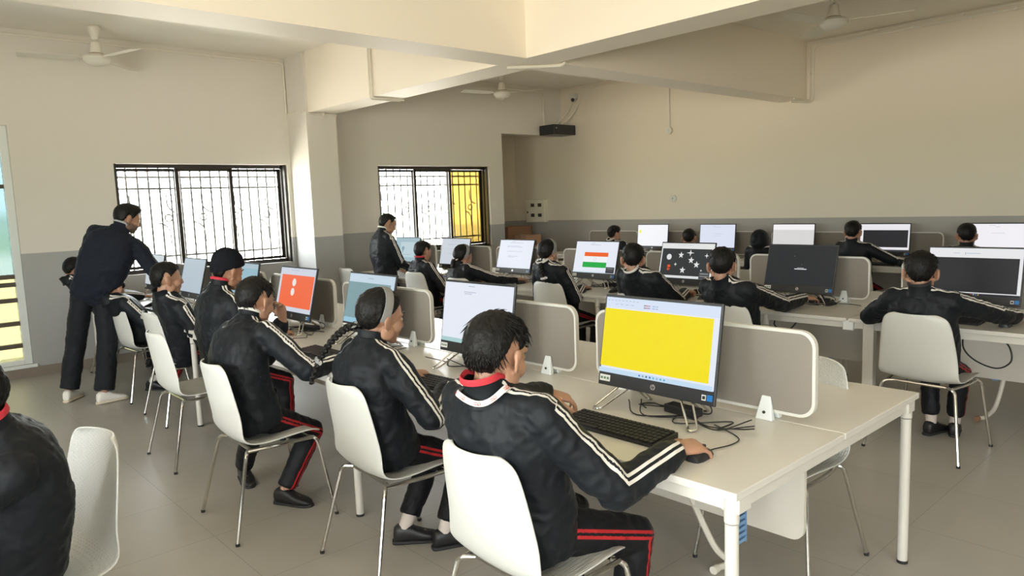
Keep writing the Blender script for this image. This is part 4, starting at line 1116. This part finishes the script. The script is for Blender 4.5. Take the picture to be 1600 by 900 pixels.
    if style == 'beanie':
        hair(HC, HF, HL, HU, hs, 'boy', sd, 40, 0, .5).obj('hair', 'hair', root, smooth=180)
        hair(HC, HF, HL, HU, hs, 'beanie', sd, res, 0).obj('beanie', 'beanie', root, smooth=180)
    elif style == 'hood':
        hair(HC, HF, HL, HU, hs, 'fringe', sd, 40, 0, .6).obj('hair', 'hair', root, smooth=180)
        cc = HC + (HF * -.02 + HU * .005) * hs; R = []
        for i in range(12):
            t = i / 11; a = math.radians(-20 + 200 * t)
        hd = MB()
        for i in range(9):
            x = -.125 + .165 * i / 8; rr = math.sqrt(max(.06, 1 - ((x + .01) / .125) ** 2)) if x < -.01 else 1
            R.append([cc + (HF * x + HL * (.098 * rr * math.cos(q)) + HU * (.115 * rr * math.sin(q) + (-.03 * (1 if math.sin(q) < 0 else 0)))) * hs for q in [2 * PI * j / 20 for j in range(20)]])
        hd.rings(R, False); hd.add(R[0], [tuple(range(20))])
        o = hd.obj('hood', 'plain', root, smooth=180); s_ = o.modifiers.new('thickness', 'SOLIDIFY'); s_.thickness = .008
    else:
        hair(HC, HF, HL, HU, hs, style, sd, res, strands, thick).obj('hair', 'hair', root, smooth=180)
    if band:
        b = MB(); R = []
        for i in range(25):
            q = math.radians(-112 + 224 * i / 24); tilt = .04
            for_ = .030; 
            cx = HC + (HF * (-.022) + HU * .02) * hs
            d = HL * math.sin(q) * .0735 + HU * math.cos(q) * .082
            o_ = 1 + .018 / .08
            p = cx + d * (hs * (o_ + .06)) + HF * (.02 * hs * math.cos(q)) 
            nrm = (HL * math.sin(q) + HU * math.cos(q)).normalized()
            R.append([p + HF * (w * hs) + nrm * (e_ * hs) for w, e_ in ((-.018, -.004), (.018, -.004), (.018, .001), (0, .003), (-.018, .001))])
        b.rings(R); b.obj('hairband', 'greyband', root, smooth=60)
    if braid:
        pts = spline([V(p) for p in braid['pts']], 16); b = MB()
        nb = len(pts)
        for i in range(0, nb, 2):
            p = pts[i]; t = (pts[min(i + 1, nb - 1)] - pts[max(i - 1, 0)]).normalized(); x_, y_, z_ = basis(t, HL)
            s = 1 if (i // 2) % 2 else -1; r = braid.get('r', .016) * 1.25 * (1 - .35 * i / nb)
            ax1 = (x_ * .8 + z_ * (.6 * -s)).normalized(); ax2 = y_; ax3 = ax1.cross(ax2)
            b.ellip(p + x_ * (r * .45 * s), (ax1 * r * 1.15, ax2 * r * .85, ax3 * r * .75), 10, 7)
        bo = b.obj('braid', 'hair', root)
        for f_ in braid.get('ties', (1.0,)):
            i = min(nb - 2, int(f_ * (nb - 1))); p = pts[i]; t = (pts[i + 1] - pts[i]).normalized(); x_, y_, z_ = basis(t, HL)
            r = braid.get('r', .016)
            m = MB().lathe(p, [(r * 1.0, -.010), (r * 1.25, 0), (r * 1.0, .010)], 12, t)
            for s in (-1, 1): m.ellip(p + x_ * (s * r * 1.7) - y_ * .004, (x_ * r * 1.1, y_ * .004, z_ * r * .75), 10, 6)
            m.obj('hair_tie', braid.get('mat', 'ribbon'), bo)
    # ---- jacket
    jr = [(-.14 if seated else -.18, .190, .135), (0, .205, .142), (.2, .205, .138), (.45, .208, .134), (.68, .208, .128), (.82, .192, .116), (.91, .142, .096), (.97, .088, .075), (1.03, .068, .066)]
    if not seated: jr[:3] = [(-.10, .165, .122), (0, .178, .130), (.2, .186, .130)]
    JK.rings([ring(*q, push=(-.012 if .3 < q[0] < .9 else 0)) for q in jr])
    for s in (-1, 1):
        S, E, W, D, N, pose = arms[s]
        inner = pS + lS * (s * .07 * k)
        JK.capsule(inner, .078 * k, S, .068 * k); JK.capsule(S, .076 * k, E, .063 * k); 
        f = (W - E).normalized(); cuff = W - f * (.004 * k)
        JK.capsule(E, .064 * k, E.lerp(cuff, .82), .051 * k); JK.capsule(E.lerp(cuff, .8), .052 * k, cuff, .038 * k, flat1=True)
    jm = remesh(JK, cvox, 4); wrinkle(jm, .0095 * k if det else .003, 13, sd)
    c = get_co(jm); n = len(jm.vertices); st = [1.0] * n
    if jacket == 'jacket':
        poly = {}
        for s in (-1, 1):
            S, E, W, *_ = arms[s]
            poly[s] = [(NB + lS * (s * .05 * k), S, Z3 + lS * (s * .25)), (S, E, lS * (s * .85) + Z3 * .6), (E, W, lS * (s * .75) + Z3 * .75)]
        for i in range(n):
            p = V(c[3 * i:3 * i + 3]); best = None
            for s in (-1, 1):
                for a, b_, o_ in poly[s]:
                    d = b_ - a; l2 = d.length_squared; t = max(0, min(1, (p - a).dot(d) / l2)); q = a + d * t; e = (p - q); dist = e.length
                    if best is None or dist < best[0]: best = (dist, e, d.normalized(), o_)
            dist, e, d, o_ = best
            if dist > .12 * k: continue
            o_ = (o_ - d * o_.dot(d)).normalized()
            if e.dot(o_) < .3 * dist: continue
            st[i] = abs(e.dot(d.cross(o_)))
    setattr_f(jm, 'stripe', st)
    jk = link(jm, 'jacket', jacket, root)
    # standing collar
    cp, cd = spine(B, 1.0); cd = (cd * .6 + HU * .4).normalized(); cl = (HL - cd * HL.dot(cd)).normalized(); cf = cl.cross(cd)
    def cring(z, a, b, dn=0): return [cp + cd * (z * k) + cl * (a * k * math.cos(q)) + cf * (b * k * math.sin(q)) - cd * (dn * k * max(0, math.sin(q))) for q in [2 * PI * j / 24 for j in range(24)]]
    col = MB().rings([cring(-.03, .080, .080, .02), cring(.0, .070, .068, .02), cring(.035, .066, .066, .03), cring(.052, .068, .069, .035), cring(.050, .060, .061, .035), cring(.0, .055, .055, .02)], False)
    col.obj('collar', jacket if jacket != 'jacket' else 'plain', jk)
    if collar:
        MB().rings([cring(.03, .059, .060, .03), cring(.058, .062, .064, .035), cring(.066, .066, .068, .04), cring(.060, .072, .073, .04), cring(.046, .073, .073, .035)], False).obj('inner_collar', collar, root)
    if lany:
        R = []; m = MB()
        for j in range(29):
            q = math.radians(-205 + 230 * j / 28)
            dn = .012 + .055 * max(0, math.sin(q)) + .012 * math.cos(q * 3)
            p = cp + cl * (.090 * k * math.cos(q)) + cf * (.088 * k * math.sin(q)) - cd * (dn * k) + cd * .018
            o_ = (cl * math.cos(q) + cf * math.sin(q)).normalized(); u_ = (cd * .8 - o_ * .6).normalized(); w = .0085
            R.append([p - u_ * w, p + u_ * w, p + u_ * w + o_ * .002, p - u_ * w + o_ * .002])
        m.rings(R); m.cur = 1
        for j in (3, 7, 11, 15, 19):
            ctr = (R[j][2] + R[j][3]) / 2; nx = ((R[j + 1][2] + R[j + 1][3]) / 2 - ctr); tt = nx.normalized(); uu = (R[j][2] - R[j][3]).normalized(); oo = tt.cross(uu); oo = oo if oo.dot(ctr - cp) > 0 else -oo
            m.tube([ctr + oo * .001 + tt * (.0045 * math.cos(a)) + uu * (.0045 * math.sin(a)) for a in [2 * PI * i / 10 for i in range(10)]], .0008, 4, True)
            m.tube([ctr + oo * .001 + tt * .002 - uu * .002, ctr + oo * .001 + tt * .0055 - uu * .0055], .0008, 4)
            nx2 = R[j + 1]; c2 = (nx2[2] + nx2[3]) / 2
            for r_ in (-.3, .25): m.tube([ctr.lerp(c2, .45) + uu * (r_ * .01) + oo * .001, ctr.lerp(c2, 1.25) + uu * (r_ * .01) + oo * .001], .0009, 4)
        m.obj('lanyard', ['whitecloth', 'ink'], root)
    # ---- trousers
    TR.ell(H + Z3 * (.0), (.125 * k, .168 * k, .115 * k), (F, L, Z3))
    if not seated: TR.ell(H + Z3 * (.06 * k), (.118 * k, .16 * k, .12 * k), (F, L, Z3))
    for s in (-1, 1):
        J, K, A, fw, pc = legs[s]
        wd = 1.22 if jacket == 'navy' else 1.0
        TR.capsule(J, .090 * k, K, .067 * k * wd); an = A + (K - A).normalized() * ((.075 if socks else .035) * k)
        TR.capsule(K, .066 * k * wd, an, .055 * k if seated else .063 * k * wd, flat1=True)
    tm = remesh(TR, cvox, 4); wrinkle(tm, .008 * k if det else .003, 12, sd + 5)
    c = get_co(tm); n = len(tm.vertices); st = [1.0] * n
    if trousers == 'trousers':
        for i in range(n):
            p = V(c[3 * i:3 * i + 3]); best = None
            for s in (-1, 1):
                J, K, A, *_ = legs[s]
                for a, b_, o_ in ((J, K, L * s + Z3 * .25), (K, A, L * s + F * .25)):
                    d = b_ - a; t = max(0, min(1, (p - a).dot(d) / d.length_squared)); e = p - (a + d * t)
                    if best is None or e.length < best[0]: best = (e.length, e, d.normalized(), o_)
            dist, e, d, o_ = best; o_ = (o_ - d * o_.dot(d)).normalized()
            if e.dot(o_) < .3 * dist: continue
            st[i] = abs(e.dot(d.cross(o_)))
    setattr_f(tm, 'stripe', st); link(tm, 'trousers', trousers, root)
    for s in (-1, 1):
        J, K, A, fw, pc = legs[s]
        if socks: MB().capsule(A + Z3 * (.012 * k), .034 * k, A + (K - A).normalized() * (.11 * k), .041 * k).obj('sock', 'sock', root)
        shoe(root, A, fw, k, white_shoes, math.radians(pc))
    return root
X1 = (1, 0, 0)
def hd(x, y, z, dx, dy, dz, pose, n=(0, 0, 1)): return ((x, y, z), (dx, dy, dz), n, pose)
HZ = DZ + .035
person('boy in front at the yellow screen, red collar and white lanyard, hand on mouse', (1.53, 1.675), (1.475, 1.675, 1.262), 0, 10, 14, k=.96, arm=1.12, det=2, strands=900, collar='red', lany=True, hunch=.07, twist=6,
       handR=hd(1.895, 1.325, HZ + .012, 1, -.22, -.06, 'mouse', (-.1, -.25, 1)), handL=hd(2.02, 2.03, HZ + .05, .75, -.5, -.3, 'relax', (.2, -.25, 1)),
       feet=[((1.86, 1.52, .067), 0), ((1.85, 1.80, .067), 0)], elbowR=(-.2, -.45, -1), elbowL=(-.2, .9, -.6))
person('girl with grey hairband and long black braid, nearest in the front row', (1.69, 2.755), (1.725, 2.735, 1.242), 0, -4, 12, det=2, style='girl', strands=500, band=True, socks=True, hunch=.07,
       handR=hd(1.95, 2.60, HZ, 1, .15, -.1, 'key'), handL=hd(1.98, 2.95, HZ, 1, -.25, -.1, 'key'), feet=[((1.93, 2.66, .067), -20), ((1.83, 2.84, .067), -35)], elbowR=(-.3, -.8, -.9),
       braid=dict(pts=[(1.635, 2.76, 1.10), (1.59, 2.84, 1.08), (1.545, 2.905, 1.02), (1.50, 2.95, .93), (1.46, 2.96, .84)], r=.0155, ties=(.12, .75), mat='greyband'))
person('boy leaning toward the orange screen with his left hand raised to his chin', (1.47, 3.68), (1.605, 3.785, 1.25), 8, 20, 14, det=1, strands=400, style='boy', hunch=.10, collar='whitecloth',
       handR=hd(1.93, 3.50, HZ, 1, .1, -.1, 'key'), handL=hd(1.76, 3.86, 1.0, -.2, -.25, .9, 'relax', (.9, .3, .2)), feet=[((1.63, 3.72, .067), -60), ((1.62, 4.25, .067), -100)], elbowL=(.6, .5, -1), elbowR=(-.2, -.8, -.8))
person('child in a black knitted beanie sitting before the pale blue screen', (1.8, 4.86), (1.875, 4.83, 1.335), 4, 14, 18, det=1, style='beanie', collar='red', hunch=.05, k=.9,
       handR=hd(2.10, 4.70, HZ, 1, .1, -.1, 'key'), handL=hd(2.12, 5.02, HZ, 1, -.1, -.1, 'key'), seat=.47)
person('boy in profile with swept black hair, typing with one hand, beyond the beanie child', (1.84, 5.93), (1.745, 5.76, 1.252), -4, -4, 2, det=1, style='fringe', strands=300, hunch=.03,
       handR=hd(2.08, 5.70, HZ, 1, .1, -.1, 'key'), handL=hd(2.08, 6.05, HZ, 1, -.1, -.1, 'key'))
person('child bent low on a chair behind the standing man\'s right arm', (1.84, 7.04), (1.735, 7.10, 1.065), 4, 38, 34, det=0, hunch=.11, socks=True,
       handR=hd(2.06, 6.9, HZ, 1, .1, -.1, 'key'), handL=hd(2.08, 7.2, HZ, 1, -.1, -.1, 'key'), feet=[((2.05, 6.93, .067), -30), ((1.95, 7.15, .067), -40)])
person('child peeking out at the left of the standing man, farthest in the front row', (1.92, 8.2), (1.675, 8.22, 1.21), 0, 20, 24, det=0, hunch=.06,
       handR=hd(2.2, 8.05, HZ, 1, .1, -.1, 'key'), handL=hd(2.2, 8.3, HZ, 1, -.1, -.1, 'key'))
person('standing man in navy sweater and white sneakers bending over the front row', (1.54, 7.14), (1.90, 7.06, 1.70), 66, 4, 22, k=1.0, hs=1.06, seated=False, pelvis_z=.96, det=1, style='man', strands=350, jacket='navy', trousers='dark_trousers', collar='greycloth',
       white_shoes=True, hunch=.07, beard=.75, handR=hd(2.03, 6.97, .86, .45, .3, -.85, 'relax', (.7, -.5, .4)), handL=hd(1.60, 7.56, .96, .5, .2, -.8, 'relax', (-.3, .8, .2)),
       feet=[((1.51, 6.98, .078), 8), ((1.31, 7.32, .078), 50)], elbowR=(.2, -.9, -.1), elbowL=(-1, .1, 0.1))
# middle row
person('boy standing at the far end of the middle row, head bent to a bluish screen', (4.80, 7.55), (4.90, 7.53, 1.512), -8, -12, 22, k=.93, seated=False, pelvis_z=.80, det=1, style='boy', strands=200, hunch=.03, collar='whitecloth',
       handR=hd(5.10, 7.45, .83, .8, .1, -.4, 'flat'), handL=hd(5.10, 7.72, .83, .8, 0, -.4, 'flat'), feet=[((4.78, 7.46, .073), 0), ((4.80, 7.64, .073), 0)])
person('boy seated sideways by the open papers, left of the girl under the amber pane', (4.88, 6.82), (4.87, 6.83, 1.202), -6, 8, 10, det=1, strands=200, hunch=.04, collar='red',
       handR=hd(5.13, 6.62, HZ, 1, .2, -.1, 'relax'), handL=hd(5.14, 7.0, HZ, 1, -.2, -.1, 'relax'), feet=[((5.05, 6.62, .067), -10), ((5.06, 6.9, .067), -10)])
person('girl with hairband and white ribbon seated in front of the amber window pane', (4.72, 5.83), (4.75, 5.93, 1.178), -8, -2, 16, det=1, style='girl', strands=150, band=True, hunch=.07, hoodie=True,
       handR=hd(5.17, 5.60, HZ + .015, 1, -.05, -.1, 'mouse'), handL=hd(5.0, 6.0, HZ, 1, -.25, -.1, 'key'), elbowR=(-.2, -.6, -.8),
       braid=dict(pts=[(4.655, 5.95, 1.06), (4.60, 5.95, 1.02), (4.57, 5.93, .97)], r=.02, ties=(.3,), mat='ribbon'))
person('girl with white-ribboned braid down her back, facing the flag screen', (4.92, 4.73), (4.775, 4.715, 1.248), -4, 6, 14, det=1, style='girl', strands=150, band=True, hunch=.06, collar='whitecloth',
       handR=hd(5.08, 4.60, HZ, 1, .1, -.1, 'key'), handL=hd(5.10, 4.90, HZ, 1, -.2, -.1, 'key'), feet=[((5.27, 4.63, .067), 0), ((5.27, 4.82, .067), 0)],
       braid=dict(pts=[(4.67, 4.70, 1.12), (4.625, 4.69, 1.06), (4.615, 4.67, .98), (4.64, 4.65, .88)], r=.016, ties=(.25, .9), mat='ribbon'))
person('boy with short hair and visible ears facing the star screen', (4.93, 3.7), (4.665, 3.665, 1.238), 0, 34, 8, det=1, strands=250, hunch=.05, collar='whitecloth',
       handR=hd(5.16, 3.50, HZ + .02, 1, -.1, -.1, 'fist'), handL=hd(5.1, 3.85, HZ, 1, -.2, -.1, 'key'), elbowR=(-.2, -.6, -.8))
person('boy reaching his right hand to a mouse before the all-black screen', (4.57, 2.7), (4.41, 2.70, 1.242), -4, 26, 10, det=1, strands=250, hunch=.06, k=.9,
       handR=hd(5.26, 2.52, HZ + .03, 1, -.3, -.1, 'spread', (-.3, -.2, 1)), handL=hd(5.0, 2.86, .70, .8, -.1, -.4, 'relax'), elbowR=(-.1, -.5, -1))
person('boy on the white chair at the right, arms reaching to the keyboard, feet crossed', (4.79, 1.535), (4.72, 1.55, 1.222), 0, 17, 8, det=1, strands=300, hunch=.05, socks=True, collar='black',
       handR=hd(5.24, 1.17, HZ + .01, 1, .0, -.1, 'mouse'), handL=hd(5.08, 1.80, HZ, 1, -.25, -.1, 'key'), elbowR=(-.2, -1, -.35), elbowL=(-.3, 1, -.5), feet=[((5.17, 1.47, .067), 15), ((5.10, 1.585, .067), -12)])
# far row
def far(label, x, y, z, **kw):
    person(label, (x + kw.pop('dx', .08), y), (x, y, z), 0, kw.pop('hyaw', 0), kw.pop('pitch', 10), det=0, handR=hd(x + .28, y - .15, HZ, 1, .1, -.1, 'key'), handL=hd(x + .28, y + .13, HZ, 1, -.1, -.1, 'key'), **kw)
far('far girl with tied-up dark hair, left of the screen with a yellow spot', 8.30, 6.83, 1.212, style='girl', collar='whitecloth', hyaw=-20, braid=dict(pts=[(8.20, 6.84, 1.16), (8.175, 6.84, 1.13)], r=.035, ties=(), mat='ribbon'))
far('far child with only a low dark head showing between two white screens', 8.34, 5.60, 1.165, hyaw=25)
far('far child wearing a dark hood, left of the plain light screen', 8.36, 4.56, 1.150, style='hood', pitch=16)
person('far boy in black tracksuit reaching right toward the far black canvas', (8.4, 3.45), (8.33, 3.44, 1.258), -6, 10, 8, det=0, strands=80, hunch=.05, handR=hd(8.66, 2.98, HZ, .8, -.3, -.1, 'mouse'), handL=hd(8.60, 3.55, HZ, 1, -.1, -.1, 'key'), elbowR=(-.2, -.8, -.5))
far('far boy with only the back of his head showing at the right edge', 8.36, 2.33, 1.225, hyaw=18)
# foreground left
person('child in black tracksuit hunched at the bottom left corner, facing away left', (.30, 2.70), (.165, 2.56, 1.215), 180, 172, 14, det=2, strands=300, style='girl', collar='red', jacket='plain', hunch=.07, handR=hd(-.22, 2.85, HZ, -1, 0, -.1, 'key'), handL=hd(-.22, 2.5, HZ, -1, 0, -.1, 'key'))
# the desk this child sits at lies outside the frame
R0X = (-2.0, -.10)
bench('white bench desk left of the photo, where the bottom-left child sits', -1.62, -.17, 1.4, 3.8, (1.45, 3.75), modesty=[(1.6, 2.6), (2.7, 3.7)])
# ---------------------------------------------------------------- camera, daylight, output look
cam = bpy.data.cameras.new('camera'); cam.sensor_width = 36; cam.lens = 1134.73178 * 36 / 1600; cam.clip_end = 200
co = bpy.data.objects.new('camera', cam); COL.objects.link(co)
yaw, pit, rol = .737727913, -.116702196, -.036617983
d = V((math.sin(yaw) * math.cos(pit), math.cos(yaw) * math.cos(pit), math.sin(pit)))
r = d.cross(Z3).normalized(); u = r.cross(d)
c_, s_ = math.cos(rol), math.sin(rol)
r, u = r * c_ + u * s_, u * c_ - r * s_
M = Matrix((r, u, -d)).transposed().to_4x4(); M.translation = V((0, 0, 1.602))
co.matrix_world = M; sc.camera = co

w = bpy.data.worlds.new('sky'); sc.world = w; w.use_nodes = True; nt = w.node_tree
bg = nt.nodes['Background']; tc = nt.nodes.new('ShaderNodeTexCoord'); sp = nt.nodes.new('ShaderNodeSeparateXYZ')
nt.links.new(tc.outputs['Generated'], sp.inputs[0])
cr = nt.nodes.new('ShaderNodeValToRGB'); e = cr.color_ramp.elements
mr = nt.nodes.new('ShaderNodeMapRange'); mr.inputs[1].default_value = -.5; mr.inputs[2].default_value = .5
nt.links.new(sp.outputs[2], mr.inputs[0]); nt.links.new(mr.outputs[0], cr.inputs[0])
GROUND = (.92, .87, .76, 1); 
e[0].position = 0; e[0].color = GROUND; e[1].position = 1; e[1].color = (.90, .96, 1.0, 1)
def el(p, c): q = e.new(p); q.color = c
el(.455, (.90, .87, .74, 1)); el(.47, (.52, .62, .44, 1)); el(.50, (.50, .62, .52, 1)); el(.515, (.84, .93, .95, 1)); el(.60, (.95, 1, 1, 1))
nt.links.new(cr.outputs[0], bg.inputs[0]); bg.inputs[1].default_value = WORLD
sc.view_settings.view_transform = 'Standard'; sc.view_settings.look = 'None'; sc.view_settings.exposure = 0; sc.view_settings.gamma = 1
sc.view_settings.use_curve_mapping = False
sc.cycles.use_denoising = True; sc.cycles.max_bounces = 14; sc.cycles.diffuse_bounces = 8; sc.cycles.transparent_max_bounces = 16
sc.cycles.sample_clamp_indirect = 8; sc.cycles.caustics_reflective = False; sc.cycles.caustics_refractive = False
